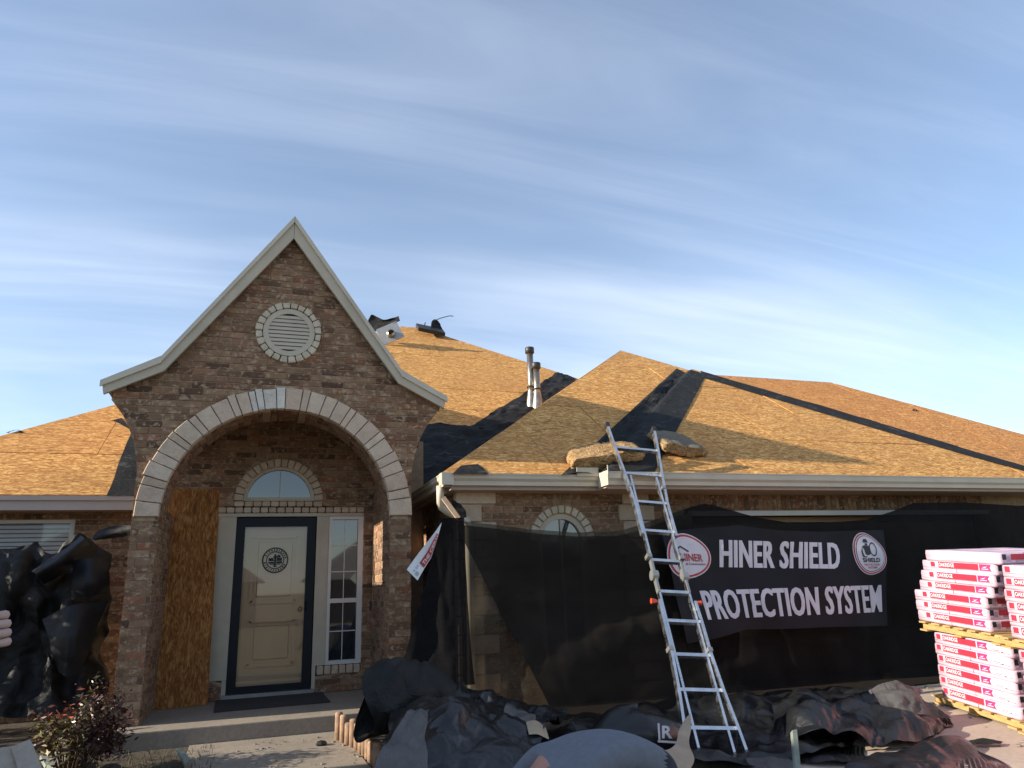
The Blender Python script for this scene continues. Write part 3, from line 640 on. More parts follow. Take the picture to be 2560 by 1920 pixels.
for i in range(13):
    A, B = math.pi*(i+.07)/13, math.pi*(i+.93)/13; m = MB(); q = [(AWX+r*math.cos(t_), AWZ+r*math.sin(t_)) for r, t_ in ((.332,A),(AWR-.004,A),(AWR-.004,B),(.332,B))]
    m.prism([(p[0], YW-.025, p[1]) for p in q], (0, .06, 0)); link('ring_stone', bevel_mesh(m.mesh('ring_stone', M['ring_stone']), .008, 1), aw, (0,0,0))
gd = MB().box(5.25, 10.45, YW+.24, YW+.28, -.03, 2.13).build('garage_door', M['cream_paint'], house)
link('garage_trim', MB().box(5.2, 10.5, YW-.03, YW+.02, 2.125, 2.188).mesh('garage_trim', M['white_vinyl']), gd, (0,0,0))
for i in range(4):
    for j in range(8): link('door_panel', bevel_mesh(MB().box(5.33+j*.64, 5.87+j*.64, YW+.225, YW+.25, .03+i*.53, .46+i*.53).mesh('door_panel', M['cream_paint']), .012, 1), gd, (0,0,0))

# ---- roofs: sheathing laid sheet by sheet on each slope
TP = .68; CT = 1/math.sqrt(1+TP*TP)
def clip(poly, a, b, c):                                   # keep a*x + b*y <= c
    out = []
    for i in range(len(poly)):
        p, q = poly[i], poly[(i+1) % len(poly)]; dp, dq = a*p[0]+b*p[1]-c, a*q[0]+b*q[1]-c
        if dp <= 0: out.append(p)
        if (dp < 0 < dq) or (dq < 0 < dp): t_ = dp/(dp-dq); out.append((p[0]+(q[0]-p[0])*t_, p[1]+(q[1]-p[1])*t_))
    return out
NRM = Vector((0, -TP, 1)).normalized()
def slope(poly, Y0, Z0, mat, name='roof_sheet', ox=0.0):
    P = lambda x, y, h=0: Vector((x, y, Z0+TP*(y-Y0)))+NRM*h
    MB().prism([P(x, y, -.016) for x, y in poly], NRM*-.07).build('roof_base', M['wood_tan'], house)
    ylo, yhi = min(p[1] for p in poly), max(p[1] for p in poly); xlo, xhi = min(p[0] for p in poly), max(p[0] for p in poly)
    dy = 1.22*CT; j = 0; y = Y0
    while y < yhi:
        x = xlo-2.44+(.0 if j % 2 else 1.22)+ox
        while x < xhi:
            g_ = .0045; q = poly
            for (a_, b_, c_) in ((-1,0,-(x+g_)), (1,0,x+2.44-g_), (0,-1,-(y+g_)), (0,1,y+dy-g_)): q = clip(q, a_, b_, c_) if q else q
            if len(q) > 2:
                ar = abs(sum(q[i][0]*q[(i+1) % len(q)][1]-q[(i+1) % len(q)][0]*q[i][1] for i in range(len(q))))/2
                if ar > .004:
                    h = rnd.uniform(-.004, .004); m = MB(); m.prism([P(px_, py_, h) for px_, py_ in q], NRM*-.012); m.build(name, mat, house)
            x += 2.44
        y += dy; j += 1
MAIN0, WB0, WC0 = (10.2, 2.61), (7.85, 2.58), (7.65, 2.58)
slope([(-5.1,10.2),(12,10.2),(3.7,18.5),(3.2,18.5)], *MAIN0, M['osb'], ox=.35)
slope([(7.5,14.7),(12,10.2),(21.4,10.2),(15.4,16.2),(9.0,16.2)], *MAIN0, M['osb_rear_light'], ox=.6)
slope([(1.82,7.85),(9.0,7.85),(9.0,10.74),(6.86,12.89)], *WB0, M['osb'], ox=.2)
slope([(3.75,7.65),(11.65,7.65),(7.7,11.6)], *WC0, M['osb'], ox=.9)
m = MB()                                                   # the slopes that face away
def quadp(*p): m.add(p, [tuple(range(len(p)))])
E_ = 2.61; quadp((-5.1,10.2,E_),(3.2,18.5,8.254),(-5.1,26.8,E_)); quadp((12,10.2,E_),(12,26.8,E_),(3.7,18.5,8.254)); quadp((-5.1,26.8,E_),(3.2,18.5,8.254),(3.7,18.5,8.254),(12,26.8,E_))
m.build('roof_slope', M['osb'], house); m = MB()
quadp((21.4,10.2,E_),(21.4,22.2,E_),(15.4,16.2,6.69)); quadp((9.0,16.2,6.69),(15.4,16.2,6.69),(21.4,22.2,E_),(5,22.2,E_)); m.build('roof_slope', M['osb'], house); m = MB()
quadp((1.82,7.85,2.58),(6.86,12.89,6.007),(6.86,17,6.007),(1.82,17,2.58)); quadp((6.86,12.89,6.007),(11.9,7.85,2.58),(11.9,17,2.58),(6.86,17,6.007)); m.build('roof_slope', M['osb'], house); m = MB()
quadp((3.75,7.65,2.58),(7.7,11.6,5.266),(7.7,14,5.266),(3.75,14,2.58)); quadp((7.7,11.6,5.266),(11.65,7.65,2.58),(11.65,14,2.58),(7.7,14,5.266)); m.build('roof_slope', M['osb'], house)
def on_slope(px, py, S, h=0):
    d = ray(px, py); Y0, Z0 = S; k = (Z0-CAM.z-TP*Y0)/(d.z-TP*d.y); return CAM+d*k+NRM*h
# roofing felt
def felt(ctrl, S, nu, nv, amp, sc, seed, h=.012, name='roof_felt', sharp=.6, label=None):
    rows = sheet_rows([[on_slope(*p, S, h) if len(p) == 2 else Vector(p) for p in r_] for r_ in ctrl], nu, nv, amp, sc, seed, sharp=sharp)
    Y0, Z0 = S
    for r_ in rows:
        for i, p in enumerate(r_):
            d = (p-Vector((0, Y0, Z0))).dot(NRM)
            if d < .006: r_[i] = p+NRM*(.006-d)
    return MB().grid(rows).build(name, M['felt'], house, True, label=label)
felt([[(1392,933),(1440,948)],[(1323,978),(1420,975)],[(1225,1036),(1350,1020)],[(1172,1072),(1300,1075)]], MAIN0, 20, 60, .035, 4.5, 3)
felt([[(1071,1060),(1130,1062),(1189,1066),(1290,1066)],[(1030,1100),(1100,1110),(1180,1112),(1250,1112)],[(1015,1160),(1090,1165),(1150,1165),(1210,1160)],[(1005,1240),(1060,1235),(1110,1225),(1170,1200)]], MAIN0, 60, 60, .05, 3.2, 5, h=.02)
vb = lambda t_: (3.75+.0+3.75*t_, 7.85+3.75*t_)            # valley between the wing and the garage roofs
rows = []
for j in range(41):
    t_ = j/40*1.03; x, y = vb(t_); tl = min(t_, .985); L_ = on_slope(1402+(1696-1402)*tl, 1190+(918-1190)*tl, WB0)
    v = Vector((x, y, 2.58+TP*(y-7.85))); hp = Vector((x, y-.2, 2.58+TP*(y-7.85))); Rr = on_slope(1632+(1762-1632)*t_, 1190+(944-1190)*t_, WC0)
    r_ = [L_.lerp(v, k/10)+NRM*.012 for k in range(11)] + [v.lerp(hp, k/3)+Vector((-.012,0,.014)) for k in (1, 2)] + [hp+Vector((0,0,.02))] + [hp.lerp(Rr, k/8)+NRM*.012 for k in range(1, 9)]
    for i in range(2, 13):
        w = ridge(r_[i], 3.2, 3); r_[i] = r_[i]+NRM*max(0, .07*w*(.25+.75*min(1, t_*1.5))*max(0, min(1, (.99-t_)*6)))*(1 if i < 11 else .5)
    rows.append(r_)
MB().grid(rows).build('valley_felt', M['felt'], house, True, label='black felt lining the valley between the two front roofs')
felt([[(1752,928),(1783,938),(2100,1029),(2400,1119),(2600,1178)],[(1764,946),(1790,955),(2100,1047),(2400,1134),(2600,1190)]], WC0, 60, 4, .006, 4, 8, h=.010, name='hip_felt')
felt([[(333,1072),(345,1090)],[(300,1150),(345,1150)],[(284,1200),(345,1200)],[(266,1241),(345,1241)]], MAIN0, 6, 20, .006, 4, 9)
felt([[(276,1054),(281,1051)],[(304,1046),(330,1078)]], MAIN0, 5, 5, .004, 4, 10)
felt([[(1152,1166),(1195,1161)],[(1130,1187),(1222,1187)]], WB0, 14, 10, .008, 6, 12, h=.01)
# gutters, fascias, soffits
def gutter(p, q, out, n='gutter', h=.13, mat='gutter', par=house):
    p, q, out = Vector(p), Vector(q), Vector(out); prof = [(0,0),(.085,0),(.088,.045),(.118,.075),(.122,h-.012),(.13,h-.012),(.13,h),(.110,h),(.106,h-.018),(.06,.01),(0,.01)]
    m = MB(); A = [p+out*a_+Vector((0,0,b_)) for a_, b_ in prof]; B = [q+out*a_+Vector((0,0,b_)) for a_, b_ in prof]; k = len(prof)
    m.add(A+B, [(i, i+1, k+i+1, k+i) for i in range(k-1)]+[tuple(range(k-1,-1,-1)), tuple(range(k, 2*k))]); return m.build(n, M[mat], par)
gutter((1.82+.13,7.98,2.45), (3.78,7.98,2.45), (0,-1,0)); gutter((1.95,7.98,2.45), (1.95,10.2,2.45), (-1,0,0))
m = MB()
m.box(1.82, 1.957, 7.846, 7.852, 2.448, 2.584); m.box(1.816, 1.822, 7.85, 7.985, 2.448, 2.584)
m.build('gutter_corner', M['gutter'], house)
gutter((3.75,7.72,2.435), (11.7,7.72,2.435), (0,-1,0), h=.150)
MB().box(3.745, 3.752, 7.60, 7.86, 2.43, 2.60).box(3.744, 3.753, 7.585, 7.60, 2.55, 2.66).build('gutter_end', M['gutter'], house)
MB().box(3.46, 3.742, 7.835, 7.845, 2.56, 2.665).build('gutter_flashing', M['trim'], house)
MB().box(1.955, 3.8, 7.985, 8.01, 2.41, 2.57).box(1.955, 1.98, 8.011, 10.6, 2.41, 2.57).box(3.8, 11.65, 7.725, 7.75, 2.40, 2.57).box(3.775, 3.7995, 7.725, 7.984, 2.41, 2.57).build('fascia', M['fascia'], house)
MB().box(1.98, 3.8, 8.011, YW+.1, 2.412, 2.425).box(3.8, 11.65, 7.751, YW+.1, 2.402, 2.415).box(1.98, 2.2, YW+.1005, 10.6, 2.412, 2.425).build('soffit', M['soffit'], house)
MB().box(-5.1, -1.34, 10.2, 10.23, 2.42, 2.535).box(-5.1, -1.34, 10.17, 10.24, 2.536, 2.592).build('window_fascia', M['fascia'], house)
MB().box(-5.1, -1.34, 10.2305, 10.7, 2.43, 2.445).build('window_soffit', M['soffit'], house)
m = MB(); P0 = [(1.86, 8.12, 2.47), (1.86, 8.12, 2.36), (1.865, 8.14, 2.28), (1.885, 8.18, 2.235), (1.96, 8.20, 2.19), (2.13, 8.21, 2.12), (2.19, 8.21, 2.08), (2.215, 8.21, 2.02), (2.215, 8.21, .05)]
m.tube(P0, .045, 10).build('downspout', M['gutter'], house, True)
# ================================================================== THINGS ON THE ROOF
def pipe(px, base_py, top_py, r, label, back=0):
    b = on_slope(px, base_py, MAIN0); tp = at(px+ (3 if px < 1340 else 1), top_py, b.y); h = tp.z-b.z
    e = empty('vent_pipe', b, label=label, cat='pipe', group='flue pipes on the roof')
    m = MB(); m.tube([b+Vector((0,0,-.1)), b+Vector((0,0,h-.03))], r, 20); m.build('shaft', M['galvanised'], e, True)
    m = MB(); m.tube([b+Vector((0,0,-.08)), b+Vector((0,0,.16)), b+Vector((0,0,.34))], [r*2.0, r*1.5, r*1.08], 20, False); m.build('flashing_cone', M['galvanised'], e, True)
    m = MB(); m.tube([b+Vector((0,0,.40)), b+Vector((0,0,.43))], r*1.35, 20); m.build('storm_collar', M['black_cap'], e, True)
    m = MB(); m.tube([b+Vector((0,0,h-.13)), b+Vector((0,0,h-.12)), b+Vector((0,0,h-.01)), b+Vector((0,0,h))], [r*1.2, r*1.42, r*1.42, r*1.3], 20); m.build('rain_cap', M['black_cap'], e, True)
pipe(1330, 1016, 870, .068, 'taller metal flue pipe with black cap standing in the roof valley')
pipe(1345, 1022, 908, .068, 'shorter metal flue pipe with black cap, right beside the taller one')
# lifted vent flashing and torn vent near the ridge
b = on_slope(975, 862, MAIN0); e = empty('roof_vent', b, label='bent square metal vent flashing with round hole and torn black felt near the ridge', cat='vent')
tx = Vector((.86, -.2, .40)).normalized(); ty = Vector((-.35, .30, .85)).normalized(); nz = tx.cross(ty).normalized(); c = b+Vector((0,-.02,.30))
MB().obox(c, tx*.27, ty*.25, nz*.008).build('flashing_plate', M['grey_metal'], e)
MB().tube([c-nz*.02-ty*.05, c+nz*.10-ty*.05] if nz.y < 0 else [c+nz*.02-ty*.05, c-nz*.10-ty*.05], .10, 18).build('collar', M['galvanised'], e, True)
MB().tube([c+Vector((0,-.115,-.03)), c+Vector((0,-.13,-.033))], .07, 16).build('hole', M['dark_inside'], e)
rows = sheet_rows([[c+tx*a_*.33+ty*.20+nz*.03+Vector((0,.03,0)) for a_ in (-1.25,-.4,.4,1.1)], [c+tx*a_*.36+ty*.38+Vector((0,.05,0)) for a_ in (-1.25,-.5,.3,1.1)], [c-tx*.32+ty*.62, c-tx*.18+ty*.70, c+tx*.0+ty*.46, c+tx*.30+ty*.34]], 16, 12, .02, 6, 3)
MB().grid(rows).build('torn_felt', M['felt'], e, True)
b = on_slope(1075, 838, MAIN0); e = empty('ridge_vent', b, label='black turtle vent with torn felt and wire sticking up on the ridge', cat='vent')
MB().obox(b+NRM*.10+Vector((0,0,.05)), (.36,0,-.05), Vector((0,CT,TP*CT))*.22, NRM*.05).build('vent_body', M['black_cap'], e)
rows = sheet_rows([[b+Vector((.02,0,.2)), b+Vector((.18,.05,.22)), b+Vector((.38,0,.12))], [b+Vector((.06,.05,.42)), b+Vector((.20,.1,.40)), b+Vector((.34,.05,.24))], [b+Vector((.16,.1,.50)), b+Vector((.24,.1,.47)), b+Vector((.30,.1,.40))]], 12, 10, .03, 6, 8)
MB().grid(rows).build('torn_felt', M['felt'], e, True)
MB().tube([b+Vector((-.12,0,.1)), b+Vector((-.14,.02,.3)), b+Vector((-.12,.02,.36))], .014, 6).tube([b+Vector((.10,.05,.42)), b+Vector((.3,.05,.53)), b+Vector((.55,.05,.62)), b+Vector((.66,.05,.62))], .011, 6).build('wire', M['ink'], e)
# two chunks of torn insulation by the ladder
def chunk(name, ctr, ax, ay, az, seed, label, cap):
    e = empty(name, ctr, label=label, cat='insulation', group='insulation chunks left on the eave'); bm_ = bmesh.new(); bmesh.ops.create_cube(bm_, size=2); bmesh.ops.subdivide_edges(bm_, edges=bm_.edges[:], cuts=26, use_grid_fill=True)
    ax, ay, az = map(Vector, (ax, ay, az)); C_ = Vector(ctr)
    for v in bm_.verts:
        x, y, z = v.co; w = 1-.28*max(0, x)**2-.35*max(0, -x)**3*(.5+.5*y)
        p = C_+ax*x*(1-.12*z*z)+ay*y*w+az*z*w
        n = (ax.normalized()*x+ay.normalized()*y+az.normalized()*z).normalized(); q = p+Vector((seed*5.1, 0, seed))
        d = .03*fb(q, 5, 2)-.085*max(0, .40-noise.voronoi(q*13+Vector((fb(q,8,2),0,0)))[0][0])-.03*abs(fb(q, 24, 2))*(1 if not (cap and z > .9) else .2)
        v.co = p+n*d
    me = bpy.data.meshes.new('slab'); bm_.to_mesh(me); bm_.free(); me.materials.append(M['sponge']); me.materials.append(M['grey_granules'])
    for p in me.polygons:
        p.use_smooth = True
        if cap and p.normal.dot(az.normalized()) > .55: p.material_index = 1
    link('slab', me, e)
chunk('insulation_chunk', at(1520,1140,7.93)+Vector((0,.1,.02)), (.50,-.02,.07), (.02,.17,.11), (-.02,-.06,.085), 1, 'tan spongy insulation chunk lying across the eave behind the ladder', False)
chunk('insulation_chunk', at(1692,1108,8.25), (.36,.0,-.055), (.0,.26,.16), (.0,-.035,.06), 2, 'tan insulation chunk with grey top resting higher on the roof beside the ladder', True)
rows = sheet_rows([[at(1500,1176,7.80), at(1560,1165,7.9), at(1625,1125,8.1)], [at(1505,1184,7.78), at(1540,1182,7.8), at(1600,1160,7.95)]], 14, 5, .02, 6, 2)
o = MB().grid(rows).build('felt_scrap', M['felt'], None, True, label='torn strip of black felt curling over the gutter beside the ladder', cat='roofing scrap')
for i, (px, py, S, lab) in enumerate(((36, 1083, MAIN0, 'small dark scrap of felt on the far left hip of the roof'), (2290, 1028, MAIN0, 'tiny scrap of felt on the rear hip above the long roof slope'))):
    p = on_slope(px, py, S, .02); rows = sheet_rows([[p+Vector((-.10,0,-.02)), p+Vector((0,.01,.03)), p+Vector((.10,0,-.01))], [p+Vector((-.09,.07,.0)), p+Vector((0,.07,.05)), p+Vector((.11,.07,.01))]], 8, 5, .02, 6, i+3)
    MB().grid(rows).build('felt_scrap', M['felt'], None, True, label=lab, cat='roofing scrap')

# ================================================================== LADDER
LB, LT = Vector((3.76,5.9,-.15)), Vector((4.18,7.57,2.575)); LD = LT-LB; LL = LD.length; LD.normalize()
LS = Vector((1, -.06, 0)); LS = (LS-LD*LS.dot(LD)).normalized(); LN = LS.cross(LD).normalized()
lad = empty('ladder', LB, label='aluminium folding ladder leaning on the eave in front of the banner', cat='ladder')
def lp(s, w, n=0): return LB+LD*s+LS*w+LN*n
U = [(.0,.275),(.25,.255),(.59,.22),(.93,.20),(1.28,.20),(1.6,.19),(1.98,.19),(2.36,.196),(2.76,.20),(3.18,.235),(3.58,.28),(3.93,.31)]
w_at = lambda s: table(s, U)
def rail(pts, w=.062, d=.028, name='rail', mat='aluminium'):
    m = MB(); V_ = []
    for s, x, n in pts:
        for a_, b_ in ((-d/2,-w/2),(d/2,-w/2),(d/2,w/2),(-d/2,w/2)): V_.append(lp(s, x+a_, n+b_))
    F = [(0,1,2,3), tuple(range(len(V_)-1, len(V_)-5, -1))]
    for i in range(len(pts)-1):
        for k in range(4): F.append((i*4+k, (i+1)*4+k, (i+1)*4+(k+1) % 4, i*4+(k+1) % 4))
    m.add(V_, F); o = m.build(name, M[mat], lad); return o
for sg in (-1, 1):
    rail([(s, sg*w_at(s), .012) for s in (-.02,.25,.59,.93,1.28,1.50)]); rail([(s, sg*w_at(s), .012) for s in (2.30,2.76,3.18,3.58,3.93)])
    rail([(s, sg*.162, -.004) for s in (.0,.8,1.75)], .052, .024); rail([(s, sg*.162, -.004) for s in (1.9,2.6,3.15)], .052, .024)
    m = MB(); m.tube([lp(1.80, sg*.135, 0), lp(1.80, sg*.20, 0)], .055, 16); m.obox(lp(1.72, sg*.165, 0), LD*.12, LS*.012, LN*.03).obox(lp(1.88, sg*.165, 0), LD*.10, LS*.012, LN*.03); m.build('hinge', M['grey_metal'], lad)
    MB().tube([lp(1.50, sg*.215, 0), lp(1.50, sg*.27, 0)], [.018, .028], 12).build('lock_knob', M['red_plastic'], lad)
    MB().obox(lp(3.95, sg*w_at(3.93), .012), LD*.03, LS*.022, LN*.04).build('end_cap', M['black_cap'], lad); MB().obox(lp(-.03, sg*w_at(0), .012), LD*.03, LS*.024, LN*.042).build('foot', M['black_cap'], lad)
    for s_, w_, k_ in ((2.02, .185, 1.1), (2.98, .205, 1), (.98, .20, 1)): MB().obox(lp(s_, sg*w_, .01), LD*.02*k_, LS*.024*k_, LN*.04).build('bracket', M['grey_metal'], lad)
for s in (.25,.59,.93,1.28,1.605,1.98,2.36,2.76,3.176,3.584):
    w = w_at(s)-.012 if not 1.6 < s < 2.3 else .16
    MB().bar(lp(s, -w, .0), lp(s, w, .0), .032, .05, LN).build('rung', M['aluminium'], lad)

# ================================================================== SHINGLE PALLETS
def text_mesh(body, bold=.012, shear=0, space=1.0):
    cu = bpy.data.curves.new('lettering', 'FONT'); cu.body = body; cu.size = 1; cu.offset = bold; cu.shear = shear; cu.space_character = space; cu.resolution_u = 3
    o = bpy.data.objects.new('lettering', cu); me = bpy.data.meshes.new_from_object(o); bpy.data.objects.remove(o)
    V_ = [v.co.copy() for v in me.vertices]; F = [tuple(p.vertices) for p in me.polygons]; bpy.data.meshes.remove(me)
    x0, x1 = min(v.x for v in V_), max(v.x for v in V_); y0, y1 = min(v.y for v in V_), max(v.y for v in V_)
    return [((v.x-x0)/(x1-x0), (v.y-y0)/(y1-y0)) for v in V_], F
def put_text(body, fn, mat, parent, name='lettering', loc=None, fat=0, **k):
    uv, F = text_mesh(body, **k); m = MB()
    for i in (range(3) if fat else (1,)): m.add([Vector(fn(u_+(i-1)*fat, v_))+Vector((0, -.0007*(i-1), 0))*bool(fat) for u_, v_ in uv], F)
    return link(name, m.mesh(name, mat), parent, loc)
BLN, BWD, BHT = 1.0, .335, .112
SD = Vector((-.162, -.987, -.0785)).normalized(); SI = Vector((.987, -.162, 0)).normalized(); SU = SD.cross(SI).normalized()
bodies = []
for v in range(4):
    bm_ = bmesh.new(); bmesh.ops.create_cube(bm_, size=1); bmesh.ops.subdivide_edges(bm_, edges=bm_.edges[:], cuts=5, use_grid_fill=True)
    for w in bm_.verts:
        x, y, z = w.co; f = 1-.10*(2*abs(z))**4
        w.co = Vector((x*BLN*(1-.004*(2*abs(z))**6)+.5*BLN, y*BWD+.5*BWD+ (.004*(2*abs(z))**6 if y < 0 else 0) + .004*fb((x*4, y*4+v*9, z*7), 1.4, 2), (z+.5)*(BHT-.001)+.0035*fb((x*3+v*5, y*3, 0), 1.2, 2)))
    me = bpy.data.meshes.new('wrapper'); bm_.to_mesh(me); bm_.free(); me.materials.append(M['wrapper']); me.polygons.foreach_set('use_smooth', [True]*len(me.polygons)); bodies.append(me)
def plate(x0, x1, z0, z1, mat, d=-.004, notch=0):
    m = MB(); n = 6
    top = [(x0+(x1-x0)*i/n, d+.001*math.sin(i*1.3), z1) for i in range(n+1)]; bot = [(x0+(x1-x0)*i/n, d+.001*math.sin(i*1.7+1), z0) for i in range(n+1)]
    if notch: m.add([bot[0], bot[-1], (x1-notch, d, (z0+z1)/2), top[-1], top[0]], [(0,1,2,3,4)])
    else: m.grid([bot, top])
    return m.mesh('label', M[mat])
def decal_set(kind):
    S = []
    if kind == 0: X = dict(logo=(.13,.19), band=(.245,.80), flag=(.815,.965), tx=(.255,.475))
    else: X = dict(logo=(.03,.085), band=(.12,.58), flag=(.60,.73), tx=(.13,.34))
    z0, z1 = .042, .104
    S.append(('brand_block', plate(*X['logo'], z0+.006, z1-.004, 'crimson_print'))); S.append(('red_band', plate(*X['band'], z0, z1, 'crimson_print'))); S.append(('magenta_flag', plate(*X['flag'], z0, z1, 'magenta_print', notch=.02)))
    m = MB(); uv, F = text_mesh('OAKRIDGE', .018); m.add([(X['tx'][0]+u_*(X['tx'][1]-X['tx'][0]), -.0065, z0+.012+v_*.040) for u_, v_ in uv], F); S.append(('lettering', m.mesh('lettering', M['pale_print'])))
    m = MB(); f0, f1 = X['flag']; fw = f1-f0
    m.add([(f0+.25*fw, -.0065, .076), (f0+.5*fw, -.0065, .07), (f0+.72*fw, -.0065, .088), (f0+.55*fw, -.0065, .08)], [(0,1,2,3)]).box(f0+.2*fw, f0+.78*fw, -.0068, -.0062, .055, .061)
    S.append(('leaf_mark', m.mesh('leaf_mark', M['pale_print'])))
    m = MB().box(.5, .503, -.0045, -.002, .002, .037).box(.0, .995, -.0032, -.001, .0362, .0386)
    if kind: m.box(.80, .88, -.0045, -.003, .05, .054).box(.90, .92, -.0045, -.003, .04, .046)
    S.append(('seam', m.mesh('seam', M['bronze'])))
    m = MB(); q = BLN+.005
    m.add([(q, .14, .042), (q, .325, .042), (q, .325, .098), (q, .14, .098)], [(0,1,2,3)]); S.append(('end_band', m.mesh('end_band', M['crimson_print'])))
    m = MB(); m.add([(q, .04, .044), (q, .085, .044), (q, .085, .098), (q, .04, .098)], [(0,1,2,3)]); S.append(('end_block', m.mesh('end_block', M['ink']))); return S
DEC = [decal_set(0), decal_set(1)]
def bundle(org, label, group, kind, parts=True, var=None, starter=False):
    e = empty('shingle_bundle', org, label=label, cat='shingle bundle', group=group)
    e.matrix_world = Matrix(((SD.x,SI.x,SU.x,org.x),(SD.y,SI.y,SU.y,org.y),(SD.z,SI.z,SU.z,org.z),(0,0,0,1)))
    link('wrapper', rnd.choice(bodies), e, (0,0,0))
    if parts == 'end': names = ('end_band', 'end_block')
    elif parts: names = ('brand_block','red_band','magenta_flag','lettering','leaf_mark','seam','end_band','end_block')
    else: names = ()
    if starter: names = ('brand_block','seam')
    for n_, me in DEC[kind]:
        if n_ in names: link(n_, me, e, (0,0,0))
    if starter:
        for k, (a_, b_) in enumerate(((.060,.098),(.012,.050))): put_text('STARTER', lambda u_, v_: (.30+u_*.36, -.006, a_+v_*(b_-a_)), M['ink'], e, loc=(0,0,0), bold=.014)
    return e
def pallet(org, label, h=.10, grp='wooden pallets under the shingles'):
    e = empty('pallet', org, label=label, cat='pallet', group=grp)
    e.matrix_world = Matrix(((SD.x,SI.x,SU.x,org.x),(SD.y,SI.y,SU.y,org.y),(SD.z,SI.z,SU.z,org.z),(0,0,0,1)))
    for i in range(3): y = .03+i*.46; link('stringer', MB().box(-.04, 1.10, y, y+.04, .018, h-.018).mesh('stringer', M['pallet_wood']), e, (0,0,0))
    for i in range(7): x = -.05+i*.178; link('deck_board', MB().box(x, x+.10+.02*(i % 2), -.01+rnd.uniform(-.01,.01), 1.03, h-.017, h).mesh('deck_board', M['pallet_wood']), e, (0,0,0))
    for i in range(3): x = -.05+i*.5; link('bottom_board', MB().box(x, x+.11, -.008, 1.02, 0, .017).mesh('bottom_board', M['pallet_wood']), e, (0,0,0))
ORD = ['bottom','second','third','fourth','fifth','sixth','seventh','eighth','ninth']
def stack(near, n_lo, n_up, who, kind_lo, kind_up, top_shift=True, starter_top=False, cols=3):
    base = near - SD*1.07; z = 0; put = lambda u_, v_, w_: base+SD*u_+SI*v_+SU*w_
    pallet(put(0,0,0), f'yellow wooden pallet at the foot of the {who} shingle stack', .09)
    z = .092
    for load, n, kd in (('lower', n_lo, kind_lo), ('upper', n_up, kind_up)):
        for k in range(n):
            sx = rnd.uniform(-.014,.014)+ (.0 if load == 'upper' else .03); back = .02 if load == 'lower' else 0
            if load == 'upper' and k < 4 and who == 'taller': sx -= (.16 if k < 3 else .05)
            if load == 'upper' and k == n-1 and top_shift: sx += .09; 
            for c_ in range(cols):
                lab = f'pink shingle bundle, {ORD[k]} row from its pallet in the {load} load of the {who} stack' if c_ == 0 else f'inner shingle bundle behind the front row of the {who} stack, {load} load'
                grp = f'front row of the {who} shingle stack' if c_ == 0 else f'inner rows of the {who} shingle stack, {load} load'
                st = starter_top and load == 'upper' and k == n-1
                bundle(put(.04+sx+rnd.uniform(-.006,.006), back+c_*(BWD+.008)+rnd.uniform(-.006,.006), z), lab, grp, kd, (True if not (load == 'upper' and k == n-1 and top_shift) else 'end') if c_ == 0 else ('end' if load == 'upper' else False), starter=st and c_ == 0)
            z += BHT
        if load == 'lower':
            pallet(put(-.03,-.02,z+.002), f'yellow wooden pallet between the two loads of the {who} shingle stack', .10); z += .106
    return z
NEAR = Vector((6.90, 5.60, ground_z(5.6)+.014)); stack(NEAR, 6, 7, 'taller', 1, 0)
NEAR2 = Vector((6.62, 4.42, ground_z(4.42)+.014)); stack(NEAR2, 6, 6, 'shorter', 1, 1, False, True)

# ================================================================== NETTING AND BANNER ON THE WING
top_prof = [(1.60,2.10),(1.735,2.06),(1.93,2.025),(2.328,1.98),(2.738,1.925),(3.258,1.884),(3.801,1.887),(4.115,1.965),(4.494,2.077),(4.83,2.17),(5.029,2.213),(5.165,2.184),(5.441,2.121),(5.719,2.048),(6.183,1.981),(6.923,1.976),(7.443,1.998),(7.937,2.115),(8.306,2.221),(9.2,2.23),(10.222,2.183),(11.6,2.2)]
def net_panel(x0, x1, mat, label, y0, seed, nu, nv, zb=-.07, sway=.35, amp=.035, xb=None, topdrop=0, sc=1.6):
    rows = []
    for j in range(nv+1):
        t_ = j/nv; r_ = []
        for i in range(nu+1):
            s = i/nu; x = x0+(x1-x0)*s; zt = table(x, top_prof)-topdrop; z = zt+(zb-zt)*t_
            xx = x if xb is None else x+(xb[0]+(xb[1]-xb[0])*s)*t_**1.1
            y = y0-sway*t_**2.2+amp*(ridge((xx*1.0+seed*3, z*.35, seed), sc, 3)*(.25+.75*t_)+.6*fb((xx*.6, z*1.7, seed*2), 2.0, 2)*t_)+.035*crease((xx*.7+seed, 0, z*1.3), 1.4)*min(1, t_*3)
            r_.append((xx, min(y, YW-.06), z))
        rows.append(r_)
    return MB().grid(rows).build('protective_net', M[mat], None, True, label=label, cat='netting')
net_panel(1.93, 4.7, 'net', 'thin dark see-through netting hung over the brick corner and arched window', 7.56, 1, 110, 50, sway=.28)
net_panel(4.55, 11.5, 'net_dense', 'long black netting hung across the garage door behind the banner', 7.60, 2, 180, 40, sway=.22, amp=.05)
